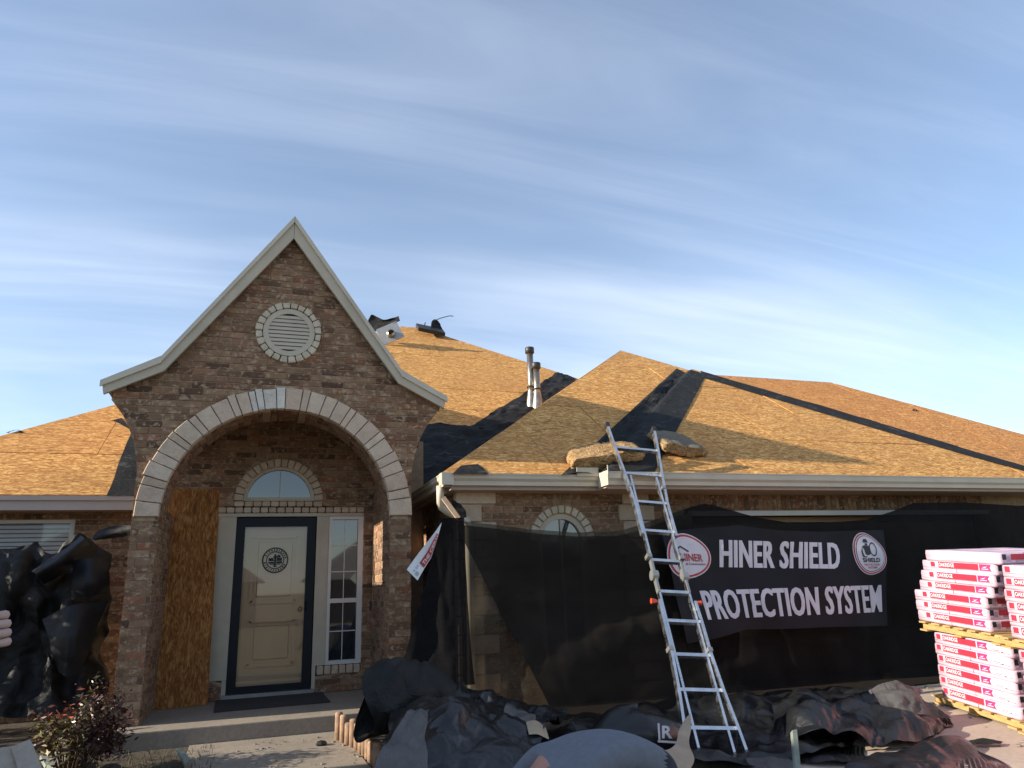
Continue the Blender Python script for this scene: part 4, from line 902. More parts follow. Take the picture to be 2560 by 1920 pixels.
# added darker layer whose diagonal edge stands for the shade line on the net
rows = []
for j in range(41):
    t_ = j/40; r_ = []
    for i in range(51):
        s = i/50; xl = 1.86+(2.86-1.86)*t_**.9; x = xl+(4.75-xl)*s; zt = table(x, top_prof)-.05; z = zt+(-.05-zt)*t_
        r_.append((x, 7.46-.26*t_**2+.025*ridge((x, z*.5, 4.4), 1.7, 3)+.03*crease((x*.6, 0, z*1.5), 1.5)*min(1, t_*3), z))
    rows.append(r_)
MB().grid(rows).build('protective_net', M['net_shade'], None, True, label='second darker layer of netting standing in for shade, slanting edge beside the lit brick corner', cat='netting')
rows = []
for j in range(41):
    t_ = j/40; r_ = []
    for i in range(25):
        s = i/24; xl = 1.74-.52*t_**1.1; xr = 1.98+.02*t_; x = xl+(xr-xl)*s; z = 2.05+(.42-2.05)*t_
        r_.append((x, 7.52-.30*t_**2+.05*ridge((x*1.4, z*.4, 8.8), 2.2, 3)*t_, z))
    rows.append(r_)
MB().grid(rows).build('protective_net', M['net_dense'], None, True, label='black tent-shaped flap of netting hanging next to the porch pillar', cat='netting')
# lath put in for the sunlit strip of side wall under the eave, with bunched net beside it
e = empty('sun_strip_lath', at(1148,1296,7.62), label='wooden lath standing in for a sunlit strip of side wall under the gutter', cat='lath')
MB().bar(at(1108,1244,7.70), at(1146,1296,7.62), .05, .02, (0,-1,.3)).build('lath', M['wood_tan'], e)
rows = sheet_rows([[at(1126,1250,7.76), at(1138,1252,7.76)], [at(1134,1272,7.72), at(1160,1270,7.72)], [at(1148,1298,7.64), at(1166,1294,7.66)]], 8, 12, .03, 8, 4)
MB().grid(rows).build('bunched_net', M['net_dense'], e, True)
# white wrap offcut
W4 = [at(1104,1306,7.40), at(1017,1424,7.28), at(1044,1451,7.30), at(1078,1395,7.36)]
def wrap_pt(u_, v_, d=0):
    a_ = W4[1].lerp(W4[0], u_); b_ = W4[2].lerp(W4[3].lerp(W4[0], max(0, (u_-.45)/.55)), min(1, u_/.45)) if u_ > .45 else W4[2].lerp(W4[3], u_/.45)
    p = a_.lerp(b_, v_); return p+Vector((0, .025*math.sin(u_*6)-d, 0))
e = empty('wrap_offcut', W4[2], label='white wrap offcut with red printed band hanging from the net corner by the pillar', cat='wrap offcut')
MB().grid([[wrap_pt(i/24, j/8) for i in range(25)] for j in range(9)]).build('sheet', M['house_wrap'], e, True)
MB().grid([[wrap_pt(.24+.56*i/18, .48+.46*j/5, .006) for i in range(19)] for j in range(6)]).build('red_band', M['red_print'], e, True)
put_text('THE CERTI', lambda u_, v_: wrap_pt(.27+.50*u_, .60+.24*(1-v_)+.0, .019), M['house_wrap'], e, bold=.02)
m = MB()
for (a_, b_, c_, d_) in ((.05,.62,.11,.86),(.07,.40,.09,.52),(.13,.40,.15,.55),(.17,.42,.19,.56)): m.grid([[wrap_pt(a_,b_,.007), wrap_pt(c_,b_,.007)], [wrap_pt(a_,d_,.007), wrap_pt(c_,d_,.007)]])
m.build('small_print', M['grey_metal'], e)
# banner
BX0, BX1 = 4.22, 7.36
def ban(x, z, d=0):
    s = (x-BX0)/(BX1-BX0); w = .022*math.sin(x*3.1+.6)*(.4+.6*min(1, max(0, (1.9-z)/1.2)))+.014*math.sin(x*1.3+z*2.2)+.05*max(0, (5.25-x)/1.0)*max(0, 1.1-z)+.010*math.sin(x*6.3+z*4.1)+.008*math.sin(x*2.1-z*9)+.006*crease((x*.8, 0, z), 1.6)
    return Vector((x, 7.30-.10*max(0, 1.85-z)**1.0*.6-w-d, z))
def ban_top(x): return table(x, [(4.22,1.85),(4.6,1.89),(5.28,1.925),(5.8,1.86),(6.4,1.835),(7.0,1.845),(7.4,1.845)])
def ban_bot(x): return table(x, [(4.22,.66),(4.7,.70),(5.1,.76),(5.16,.77),(5.6,.75),(6.4,.735),(7.4,.70)])
e = empty('banner', (5.8, 7.25, .7), label='black banner with white lettering and two round white logos hung on the garage netting', cat='banner')
nx = 90; 
def ban_grid(i, j):
    s_, t_ = i/nx, j/30; x = (4.218+.12*t_)+(7.405-.225*t_-(4.218+.12*t_))*s_; return ban(x, ban_top(x)*(1-t_)+ban_bot(x)*t_)
rows = [[ban_grid(i, j) for i in range(nx+1)] for j in range(31)]
MB().grid(rows).build('cloth', M['banner'], e, True)
def quadmap(TL, TR, BL_, BR, d): return lambda u_, v_: ban((BL_[0]+(BR[0]-BL_[0])*u_)*(1-v_)+(TL[0]+(TR[0]-TL[0])*u_)*v_, (BL_[1]+(BR[1]-BL_[1])*u_)*(1-v_)+(TL[1]+(TR[1]-TL[1])*u_)*v_, d)
put_text('HINER SHIELD', quadmap((4.95,1.765),(6.66,1.70),(4.93,1.45),(6.60,1.385), .006), M['white_print'], e, bold=.014, fat=.0055, shear=.12, space=1.06)
put_text('PROTECTION SYSTEM', quadmap((4.60,1.21),(7.19,1.185),(4.64,.895),(7.12,.865), .006), M['white_print'], e, bold=.012, fat=.0036, space=1.06)
def blob(cx, cz, rx, rz, mat, d, skew=0, name='logo_field'):
    n, nr = 40, 7; V_ = [ban(cx, cz, d)]; F = [(0, 1+i, 1+(i+1) % n) for i in range(n)]
    for q in range(1, nr+1):
        for i in range(n):
            a_ = 2*math.pi*i/n; k = (1+.05*math.cos(3*a_+.6)+.03*math.cos(2*a_))*q/nr; V_.append(ban(cx+rx*k*math.cos(a_)+skew*math.sin(a_)*rx*q/nr, cz+rz*k*math.sin(a_), d))
        if q < nr: F += [(1+(q-1)*n+i, 1+q*n+i, 1+q*n+(i+1) % n, 1+(q-1)*n+(i+1) % n) for i in range(n)]
    return MB().add(V_, F).build(name, M[mat], e)
blob(4.515,1.585,.285,.255,'white_print',.004, name='logo_edge'); blob(4.515,1.585,.272,.242,'red_print',.0065, name='logo_ring'); blob(4.515,1.585,.248,.218,'white_print',.009)
put_text('HINER', quadmap((4.40,1.62),(4.70,1.60),(4.40,1.535),(4.70,1.52), .016), M['red_print'], e, bold=.02)
put_text('& Construction', quadmap((4.46,1.515),(4.73,1.505),(4.46,1.49),(4.73,1.48), .016), M['ink'], e, bold=.012)
MB().bar(ban(4.33,1.63,.015), ban(4.42,1.695,.015), .016, .004, (0,-1,0)).bar(ban(4.42,1.695,.015), ban(4.52,1.635,.015), .016, .004, (0,-1,0)).build('roof_mark', M['ink'], e)
MB().add([ban(4.35,1.54,.013), ban(4.40,1.54,.013), ban(4.40,1.66,.013), ban(4.35,1.64,.013)], [(0,1,2,3)]).build('door_mark', M['orange_print'], e)
SX, SZ = 7.085, 1.555
blob(SX,SZ,.235,.262,'white_print',.004,-.10,'logo_edge'); blob(SX,SZ,.225,.252,'red_print',.0065,-.10,'logo_ring'); blob(SX,SZ,.208,.236,'white_print',.009,-.10); blob(SX,SZ,.196,.224,'ink',.0115,-.10,'logo_ring'); blob(SX,SZ,.188,.216,'white_print',.014,-.10)
put_text('SHIELD', quadmap((SX-.125,SZ-.045),(SX+.135,SZ-.05),(SX-.12,SZ-.098),(SX+.13,SZ-.103), .019), M['ink'], e, bold=.03)
put_text('PROTECTION', quadmap((SX-.11,SZ-.115),(SX+.12,SZ-.12),(SX-.11,SZ-.138),(SX+.12,SZ-.143), .019), M['red_print'], e); put_text('SYSTEM', quadmap((SX-.06,SZ-.15),(SX+.07,SZ-.153),(SX-.06,SZ-.175),(SX+.07,SZ-.178), .019), M['red_print'], e)
m = MB()                                                   # figure with a shield
def patch(pts, d=.019): m.add([ban(SX+x, SZ+z, d) for x, z in pts], [tuple(range(len(pts)))])
patch([(-.075,.155),(-.06,.182),(-.02,.182),(-.005,.155),(-.005,.135),(-.075,.14)]); patch([(-.055,.128),(-.015,.128),(-.015,.105),(-.05,.105)])
patch([(-.10,.09),(-.07,.105),(.0,.10),(.01,.0),(-.04,-.02),(-.07,.0),(-.075,.05)]); patch([(-.10,.085),(-.125,.03),(-.115,-.02),(-.085,-.03),(-.10,.02)]); patch([(-.115,-.022),(-.05,-.03),(-.05,-.042),(-.11,-.036)])
m.build('figure_mark', M['ink'], e); m = MB()
n = 20; out = [(.055+.055*math.cos(2*math.pi*i/n), .055+.085*math.sin(2*math.pi*i/n)) for i in range(n)]; inn = [(.055+.042*math.cos(2*math.pi*i/n), .055+.07*math.sin(2*math.pi*i/n)) for i in range(n)]
m.add([ban(SX+x, SZ+z, .020) for x, z in out+inn], [(i, (i+1) % n, n+(i+1) % n, n+i) for i in range(n)]); m.build('shield_mark', M['ink'], e)
# ================================================================== PORCH THINGS
e = empty('osb_board', (-1.0, 9.3, ZB), label='tall plywood board standing upright in the porch left of the door', cat='board')
bq = [Vector((-1.29,9.40,ZB+.004)), Vector((-.545,9.52,ZB+.004)), Vector((-.60,9.765,2.62)), Vector((-1.31,9.66,2.62))]
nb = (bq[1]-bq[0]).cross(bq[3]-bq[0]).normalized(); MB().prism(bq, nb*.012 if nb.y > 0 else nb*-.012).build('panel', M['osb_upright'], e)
MB().prism([(-.474,9.74,ZB+.002),(.737,9.74,ZB+.002),(.765,8.90,ZB+.002),(-.443,8.86,ZB+.002)], (0,0,.012)).build('doormat', M['doormat'], None, label='long dark doormat on the porch slab below the storm door', cat='doormat')
# log edging
le = empty('log_edging', on_ground(868,1872), label='low curved edging of upright round logs beside the front walk', cat='edging')
for i in range(11):
    t_ = i/10; p = Vector((.74+.22*t_+.05*math.sin(t_*3), 7.62-.95*t_, 0)); p.z = ground_z(p.y); h = rnd.uniform(.17, .26)
    MB().tube([p+Vector((0,0,-.03)), p+Vector((0,0,h-.012)), p+Vector((0,0,h))], [.037,.037,.03], 12).build('log', M['log_wood'], le, True)

# ================================================================== SHRUB
pb = on_ground(265,1905); pb.y = 7.25; pb.x = -1.42; pb.z = ground_z(7.25)
sh = empty('nandina_shrub', pb, label='bushy shrub with red and yellow-green leaves in front of the left porch pillar', cat='shrub')
m = MB(); lv = MB(); tips = []
for i in range(34):
    a_ = rnd.uniform(0, 2*math.pi); rr = rnd.uniform(.08, .36); h = rnd.uniform(.32, .80)*(1-.35*rr/.36); tp = pb+Vector((rr*math.cos(a_)*1.15+.06, rr*math.sin(a_)*.8, h)); md = pb.lerp(tp, .55)+Vector((rnd.uniform(-.05,.05), rnd.uniform(-.05,.05), .06))
    m.tube([pb+Vector((rr*math.cos(a_)*.15, rr*math.sin(a_)*.15, -.03)), md, tp], [.008,.006,.003], 5); tips.append((md, tp))
for i in range(3000):
    md, tp = rnd.choice(tips); s = rnd.uniform(.15, 1.12); c = md.lerp(tp, s)+Vector((rnd.gauss(0,.055), rnd.gauss(0,.055), rnd.gauss(0,.05)))
    d = Vector((rnd.uniform(-1,1), rnd.uniform(-1,1), rnd.uniform(-.7,.5))).normalized(); n = d.cross(Vector((rnd.uniform(-1,1), rnd.uniform(-1,1), rnd.uniform(-1,1)))).normalized(); l = rnd.uniform(.016, .036); w = l*.34
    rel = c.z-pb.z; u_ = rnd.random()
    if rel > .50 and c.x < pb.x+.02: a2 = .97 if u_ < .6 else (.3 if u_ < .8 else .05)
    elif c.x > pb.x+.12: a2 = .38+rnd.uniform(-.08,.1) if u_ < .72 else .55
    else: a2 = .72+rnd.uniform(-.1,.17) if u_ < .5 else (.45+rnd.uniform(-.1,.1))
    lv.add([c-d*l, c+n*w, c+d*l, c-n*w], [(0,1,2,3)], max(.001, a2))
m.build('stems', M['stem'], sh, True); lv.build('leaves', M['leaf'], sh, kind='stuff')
# dry grass in the bed by the walk
gm = MB()
for i in range(1500):
    x = rnd.uniform(-2.6, -.35); y = rnd.uniform(6.0, 7.9); p = Vector((x, y, ground_z(y))); h = rnd.uniform(.02, .09); d = Vector((rnd.gauss(0,.03), rnd.gauss(0,.03), h)); s = Vector((rnd.uniform(-1,1), rnd.uniform(-1,1), 0)).normalized()*.004
    gm.add([p-s, p+s, p+d], [(0,1,2)])
gm.build('grass', M['grass'], None, label='thin dry grass on the bare bed beside the walk', kind='stuff')

# ================================================================== TARPS, SCRAP AND SHEETS ON THE GROUND
def sheet(name, ctrl, nu, nv, mat, label, cat, amp=.05, sc=2.5, seed=1, sharp=.55, floor=True, parent=None):
    rows = sheet_rows([[Vector(p) for p in r_] for r_ in ctrl], nu, nv, amp, sc, seed, sharp=sharp)
    if floor:
        for r_ in rows:
            for i, p in enumerate(r_):
                gz = ground_z(p.y)+.02+.004*(i % 3)
                if p.z < gz: r_[i] = Vector((p.x, p.y, gz))
    return MB().grid(rows).build(name, M[mat], parent, mat not in ('plastic', 'black_tarp', 'grey_tarp'), label=label, cat=cat)
A = at; G = on_ground
# curtain of black plastic over the left window
sheet('plastic_curtain', [[A(-60,1362,9.7),A(0,1368,9.75),A(45,1352,9.8),A(90,1350,9.8),A(125,1366,9.8),A(165,1352,9.8),A(200,1338,9.85),A(238,1360,9.9),A(280,1385,9.95)],
    [A(-60,1440,9.5),A(0,1445,9.55),A(45,1440,9.35),A(90,1430,9.7),A(125,1440,9.45),A(165,1430,9.7),A(210,1440,9.6),A(245,1440,9.8),A(278,1430,9.9)],
    [A(-60,1530,9.5),A(0,1530,9.45),A(45,1530,9.6),A(90,1530,9.35),A(125,1530,9.55),A(165,1525,9.3),A(210,1520,9.5),A(245,1515,9.55),A(274,1505,9.8)],
    [A(-60,1640,9.4),A(0,1640,9.45),A(45,1640,9.4),A(90,1640,9.5),A(125,1635,9.3),A(165,1640,9.45),A(205,1640,9.4),A(240,1640,9.5),A(268,1640,9.7)],
    [A(-60,1790,9.2),A(0,1790,9.1),A(45,1795,9.2),A(90,1795,9.1),A(125,1795,9.0),A(165,1790,9.1),A(205,1790,9.1),A(235,1790,9.2),A(262,1780,9.4)]], 180, 140, 'black_tarp', 'black plastic sheet bunched over the left window beside the pillar', 'plastic sheet', .055, 2.6, 4, .9)
sheet('plastic_flap', [[A(182,1402,9.20),A(225,1396,9.15),A(268,1393,9.25)], [A(180,1455,9.15),A(225,1452,9.02),A(273,1450,9.2)], [A(176,1500,9.2),A(225,1490,9.1),A(272,1478,9.3)]], 24, 24, 'sky_tint_sheet', 'stiff square of plastic, tinted bluish as sky reflection, folded over the black sheet by the pillar', 'plastic sheet', .02, 3, 8, .3)
sheet('plastic_flap', [[A(78,1428,9.3),A(140,1385,9.2),A(202,1338,9.4)], [A(92,1436,9.05),A(150,1400,8.95),A(215,1350,9.25)], [A(110,1460,9.3),A(170,1425,9.2),A(240,1380,9.5)]], 30, 12, 'sky_tint_sheet', 'raised diagonal fold of black plastic running up to the window corner', 'plastic sheet', .02, 3, 9, .3)
sheet('plastic_flap', [[A(105,1548,9.05),A(180,1515,8.95),A(272,1502,9.15)], [A(125,1605,8.95),A(185,1585,8.8),A(245,1570,9.05)], [A(145,1680,9.0),A(170,1690,8.9),A(200,1680,9.0)]], 26, 26, 'sky_tint_sheet', 'tapering grey-black plastic flap hanging low under the folded square', 'plastic sheet', .03, 3, 10, .4)
sheet('felt_scrap', [[A(230,1348,9.0),A(258,1322,8.95),A(300,1312,8.9),A(326,1313,8.8)], [A(236,1350,8.95),A(262,1338,8.85),A(300,1328,8.8),A(330,1322,8.72)], [A(242,1346,9.0),A(270,1347,8.9),A(305,1343,8.85),A(330,1338,8.75)]], 18, 10, 'felt', 'curled greenish scrap hanging under the eave against the left pillar', 'roofing scrap', .015, 5, 3, floor=False)
# shingle pieces bottom left
def slab_piece(pts, th, mat, label, cat='shingle piece', name='shingle_piece', group=None):
    P = [Vector(p) for p in pts]; n = (P[1]-P[0]).cross(P[-1]-P[0]).normalized(); n = n if n.z > 0 else -n
    m = MB(); m.prism([p for p in P], n*th); me = m.mesh(name, M[mat]); bevel_mesh(me, min(.004, th*.3), 1)
    return tag(link(name, me), label, cat, group)
slab_piece([A(-40,1880,6.6),A(45,1868,6.6),A(105,1960,6.2),A(-40,1990,6.2)], .02, 'pale_scrap', 'pale tan board leaning at the bottom left corner, the left one of two', 'board', 'pale_board')
slab_piece([A(28,1872,6.56),A(78,1852,6.56),A(118,1950,6.15),A(60,1968,6.15)], .02, 'pale_scrap', 'pale tan board leaning at the bottom left corner, the right one of two', 'board', 'pale_board')
for i, (q, lab) in enumerate((([(98,1898),(132,1882),(150,1890),(112,1925)], 'flat green-grey shingle piece just right of the two tan boards'), ([(115,1922),(155,1892),(176,1902),(140,1930)], 'second flat green-grey shingle piece, nearer the shrub'), ([(178,1912),(210,1894),(232,1906),(200,1930)], 'small green-grey shingle piece under the left side of the shrub'), ([(440,1884),(452,1878),(478,1908),(462,1916)], 'narrow grey stone lying on the bed between shrub and walk'))):
    slab_piece([G(*p, .05+.01*i) for p in q], .03, 'green_scrap', lab)
sheet('grey_board', [[A(182,1775,8.3),A(222,1768,8.3)], [A(165,1880,7.9),A(225,1880,7.9)]], 6, 8, 'felt', 'dark grey sheet leaning against the wall behind the shrub', 'sheet', .01, 3, 2)
# bunched net roll by the porch corner
ctr = [(A(915,1765,6.62), .27), (A(965,1752,6.66), .30), (A(1020,1745,6.72), .30), (A(1085,1755,6.78), .26), (A(1150,1775,6.8), .2)]
m = MB(); rows = []
for k in range(61):
    t_ = k/60*(len(ctr)-1); i = min(int(t_), len(ctr)-2); u_ = t_-i; p = ctr[i][0].lerp(ctr[i+1][0], u_); r_ = ctr[i][1]*(1-u_)+ctr[i+1][1]*u_; row = []
    for j in range(61):
        a_ = 2*math.pi*j/60; q = p+Vector((.06*math.sin(a_*2), math.cos(a_)*r_*.8, math.sin(a_)*r_)); n = (q-p).normalized(); q += n*(.09*crease(q+Vector((3,1,2)), 2.4)+.035*crease(q, 6)-.01)
        q.z = max(q.z, ground_z(q.y)+.02); row.append(q)
    row[-1] = row[0].copy(); rows.append(row)
m.grid(rows).build('net_bundle', M['black_tarp'], None, False, label='bulging roll of dark netting with an open mouth beside the log edging', cat='netting')
# heaps of black plastic in the middle
sheet('tarp_heap', [[A(1010,1700,6.9),A(1100,1690,6.9),A(1200,1730,6.9),A(1300,1760,6.9),A(1420,1780,6.9)], [A(985,1760,6.4),A(1080,1760,6.3),A(1180,1770,6.3),A(1290,1790,6.3),A(1400,1800,6.3)], [A(960,1850,5.8),A(1050,1775,5.5),A(1150,1775,5.5),A(1250,1815,5.5),A(1360,1830,5.5)], [A(960,1930,5.4),A(1040,1850,5.2),A(1150,1860,5.1),A(1260,1880,5.1),A(1350,1900,5.1)], [A(950,2000,5.0),A(1040,1970,4.8),A(1150,1960,4.8),A(1260,1970,4.8),A(1350,1990,4.8)]], 170, 170, 'plastic', 'glossy heap of black plastic sheeting between the net roll and the stooping worker', 'plastic sheet', .085, 2.3, 2, .85)
sheet('grey_flap', [[A(1040,1768,5.2),A(1052,1775,5.15),A(1062,1785,5.15)], [A(995,1820,5.0),A(1025,1830,4.95),A(1060,1840,5.0)], [A(955,1880,4.8),A(1000,1900,4.7),A(1068,1900,4.8)], [A(920,1960,4.6),A(990,1980,4.5),A(1080,1960,4.6)]], 20, 30, 'grey_tarp', 'dull grey fold of tarpaulin draped at the bottom in front of the plastic heap', 'tarpaulin', .035, 5, 5, .8)
sheet('torn_bag', [[A(1265,1765,5.9),A(1300,1775,5.9),A(1340,1790,5.9)], [A(1262,1800,5.7),A(1300,1795,5.65),A(1335,1810,5.7)], [A(1300,1835,5.6),A(1318,1835,5.55),A(1345,1845,5.6)]], 20, 20, 'grey_tarp', 'torn shiny scrap catching the sun on the black plastic heap', 'plastic scrap', .04, 6, 6, .7)
sheet('paper_scrap', [[A(1315,1812,5.5),A(1340,1806,5.5),A(1362,1822,5.5)], [A(1322,1842,5.4),A(1345,1838,5.4),A(1372,1850,5.4)]], 10, 10, 'cardboard', 'small tan paper scrap just behind the stooping worker', 'paper scrap', .02, 4, 7, .4)
# black bag with white letter at the ladder foot
cb = A(1600,1838,6.0); m = MB(); rows = []
for j in range(25):
    ph = math.pi*j/24; row = []
    for i in range(41):
        a_ = 2*math.pi*i/40; q = cb+Vector((.42*math.sin(ph)*math.cos(a_), .28*math.sin(ph)*math.sin(a_), .19*math.cos(ph)*(1-.25*math.cos(a_)))); n = (q-cb).normalized(); q += n*(.06*crease(q+Vector((7,3,1)), 2.2)+.012*crease(q, 7)); q.z = max(q.z, ground_z(q.y)+.02); row.append(q)
    row[-1] = row[0].copy(); rows.append(row)
bag = MB().grid(rows).build('plastic_bag', M['plastic'], None, True, label='stuffed black plastic bag with a pale printed letter at the ladder foot', cat='bag')
def bag_pt(x, z):
    best = None
    for row in rows:
        for q in row:
            if q.y > cb.y: continue
            d = (q.x-x)**2+(q.z-z)**2
            if best is None or d < best[0]: best = (d, q)
    return Vector((x, best[1].y-.035, z))
ly = cb.y-.335
put_text('R', lambda u_, v_: A(1655+u_*26, 1846-v_*32, ly), M['white_print'], bag, bold=.03)
MB().bar(A(1649,1852,ly), A(1646,1808,ly), .016, .004, (0,-1,0)).bar(A(1645,1853,ly), A(1690,1856,ly), .016, .004, (0,-1,0)).build('print_frame', M['white_print'], bag)
# bent cardboard sheet at the ladder foot
sheet('cardboard_sheet', [[A(1726,1782,5.75),A(1712,1796,5.74),A(1701,1815,5.72)], [A(1728,1820,5.65),A(1712,1826,5.64),A(1696,1830,5.62)], [A(1722,1860,5.5),A(1706,1862,5.48),A(1686,1864,5.45)], [A(1735,1900,5.3),A(1690,1885,5.3),A(1650,1882,5.25)], [A(1715,1940,5.1),A(1660,1925,5.05),A(1610,1900,5.05)]], 16, 30, 'cardboard', 'curled tan cardboard sheet standing in front of the left ladder foot', 'cardboard', .012, 3, 3, .4)
sheet('cardboard_sheet', [[G(1845,1818),G(1950,1832),G(2010,1836)], [G(1862,1848),G(1920,1850),G(1950,1852)], [G(1870,1868),G(1890,1866),G(1905,1862)]], 12, 8, 'cardboard', 'flat tan cardboard lying in the sun right of the ladder', 'cardboard', .012, 3, 4, .4)
sheet('cardboard_sheet', [[G(2160,1860),G(2240,1852),G(2300,1850)], [G(2165,1882),G(2240,1878),G(2300,1872)]], 12, 6, 'cardboard', 'long flat cardboard strip lying before the right tarpaulin heap', 'cardboard', .008, 3, 5, .3)
sheet('grey_board', [[G(1780,1905,.05),G(1880,1890,.06),G(1975,1880,.05)], [G(1760,1950,.02),G(1880,1935,.04),G(2000,1920,.03)]], 16, 8, 'grey_tarp', 'dull grey sheet lying across the bottom edge right of the ladder', 'sheet', .03, 2.5, 6)
slab_piece([A(1975,1832,5.2),A(1988,1830,5.2),A(1998,1935,5.0),A(1984,1938,5.0)], .04, 'green_scrap', 'narrow upright grey board end at the bottom between the two black heaps', 'board', 'pale_board')
# tarpaulin heap on the right, in front of the pallets
sheet('tarp_heap', [[A(1935,1775,6.6),A(2010,1735,6.7),A(2100,1725,6.8),A(2200,1710,6.8),A(2300,1725,6.6),A(2390,1785,6.2)], [A(1935,1800,6.3),A(2010,1765,6.2),A(2100,1765,6.2),A(2200,1750,6.1),A(2300,1760,6.0),A(2395,1795,5.9)], [A(1930,1825,6.1),A(2010,1800,5.9),A(2100,1810,5.8),A(2200,1800,5.7),A(2300,1795,5.7),A(2380,1805,5.8)], [A(1920,1835,6.0),A(2000,1838,5.8),A(2100,1845,5.65),A(2200,1850,5.5),A(2300,1845,5.5),A(2370,1825,5.7)]], 210, 130, 'plastic', 'black plastic heap slumped in front of the pink shingle pallets', 'plastic sheet', .08, 2.2, 11, .85)
sheet('black_sheet', [[A(2170,1720,6.3),A(2240,1705,6.25),A(2310,1722,6.2)], [A(2190,1745,6.1),A(2260,1735,6.0),A(2305,1742,6.0)], [A(2210,1785,5.95),A(2280,1785,5.9),A(2380,1795,5.9)]], 30, 20, 'grey_tarp', 'grey flap of tarpaulin with a sunlit edge on top of the right heap', 'tarpaulin', .03, 5, 12, .8)
sheet('black_sheet', [[G(1870,1850,.03),G(1990,1842,.05),G(2080,1850,.05),G(2160,1862,.04)], [G(1880,1875,.03),G(1990,1880,.06),G(2080,1885,.05),G(2170,1885,.05)], [G(1960,1900,.03),G(2060,1905,.05),G(2160,1900,.05),G(2260,1885,.04)]], 70, 30, 'plastic', 'dark tarpaulin spread flat on the driveway between ladder and right heap', 'tarpaulin', .05, 1.8, 13, .8)
sheet('black_sheet', [[G(2265,1868,.04),G(2340,1846,.10),G(2400,1852,.08),G(2440,1870,.04)], [G(2150,1900,.03),G(2300,1890,.07),G(2420,1890,.06),G(2510,1905,.03)], [G(2080,1960,.02),G(2280,1960,.05),G(2430,1960,.05),G(2560,1960,.02)]], 70, 40, 'plastic', 'dark tarpaulin edge lying at the bottom in front of the sunlit driveway', 'tarpaulin', .05, 1.8, 14, .8)
sheet('felt_scrap', [[G(2412,1852,.02),G(2450,1850,.05),G(2508,1860,.02)], [G(2425,1862,.02),G(2455,1862,.04),G(2500,1866,.02)]], 14, 6, 'felt', 'small ragged black scrap on the sunlit driveway near the pallets', 'roofing scrap', .02, 6, 15)
for i, (px, py, lab) in enumerate(((802, 1868, 'small dark scrap on the walk left of the log edging'), (125, 1818, 'small grey stone in the dark corner under the left plastic sheet'))):
    p = G(px, py); m = MB(); rows = [[p+Vector((.05*math.cos(a_*math.pi/4)*math.sin(b_*math.pi/4)*(1+.3*((a_*7+b_*3) % 3-1)*.5), .04*math.sin(a_*math.pi/4)*math.sin(b_*math.pi/4), .03+.03*math.cos(b_*math.pi/4))) for a_ in range(9)] for b_ in range(5)]
    MB().grid(rows).build('debris_lump', M['black_cap'] if i == 0 else M['grey_metal'], None, label=lab, cat='debris')

# ================================================================== PEOPLE
def skin_body(name, verts, edges, radii, root, mat, parent, sub=2):
    me = bpy.data.meshes.new(name); me.from_pydata([tuple(v) for v in verts], edges, []); o = bpy.data.objects.new(name, me); COL.objects.link(o)
    sk = o.modifiers.new('skin', 'SKIN'); sk.use_smooth_shade = True; sk.branch_smoothing = .6
    for i, sv in enumerate(me.skin_vertices[0].data): sv.radius = radii[i] if isinstance(radii[i], tuple) else (radii[i], radii[i]); sv.use_root = i == root
    ss = o.modifiers.new('sub', 'SUBSURF'); ss.levels = sub; ss.render_levels = sub
    dg = bpy.context.evaluated_depsgraph_get(); dg.update(); nm = bpy.data.meshes.new_from_object(o.evaluated_get(dg)); bpy.data.objects.remove(o); nm.name = name
    nm.materials.clear(); nm.materials.append(mat); nm.polygons.foreach_set('use_smooth', [True]*len(nm.polygons)); return link(name, nm, parent)
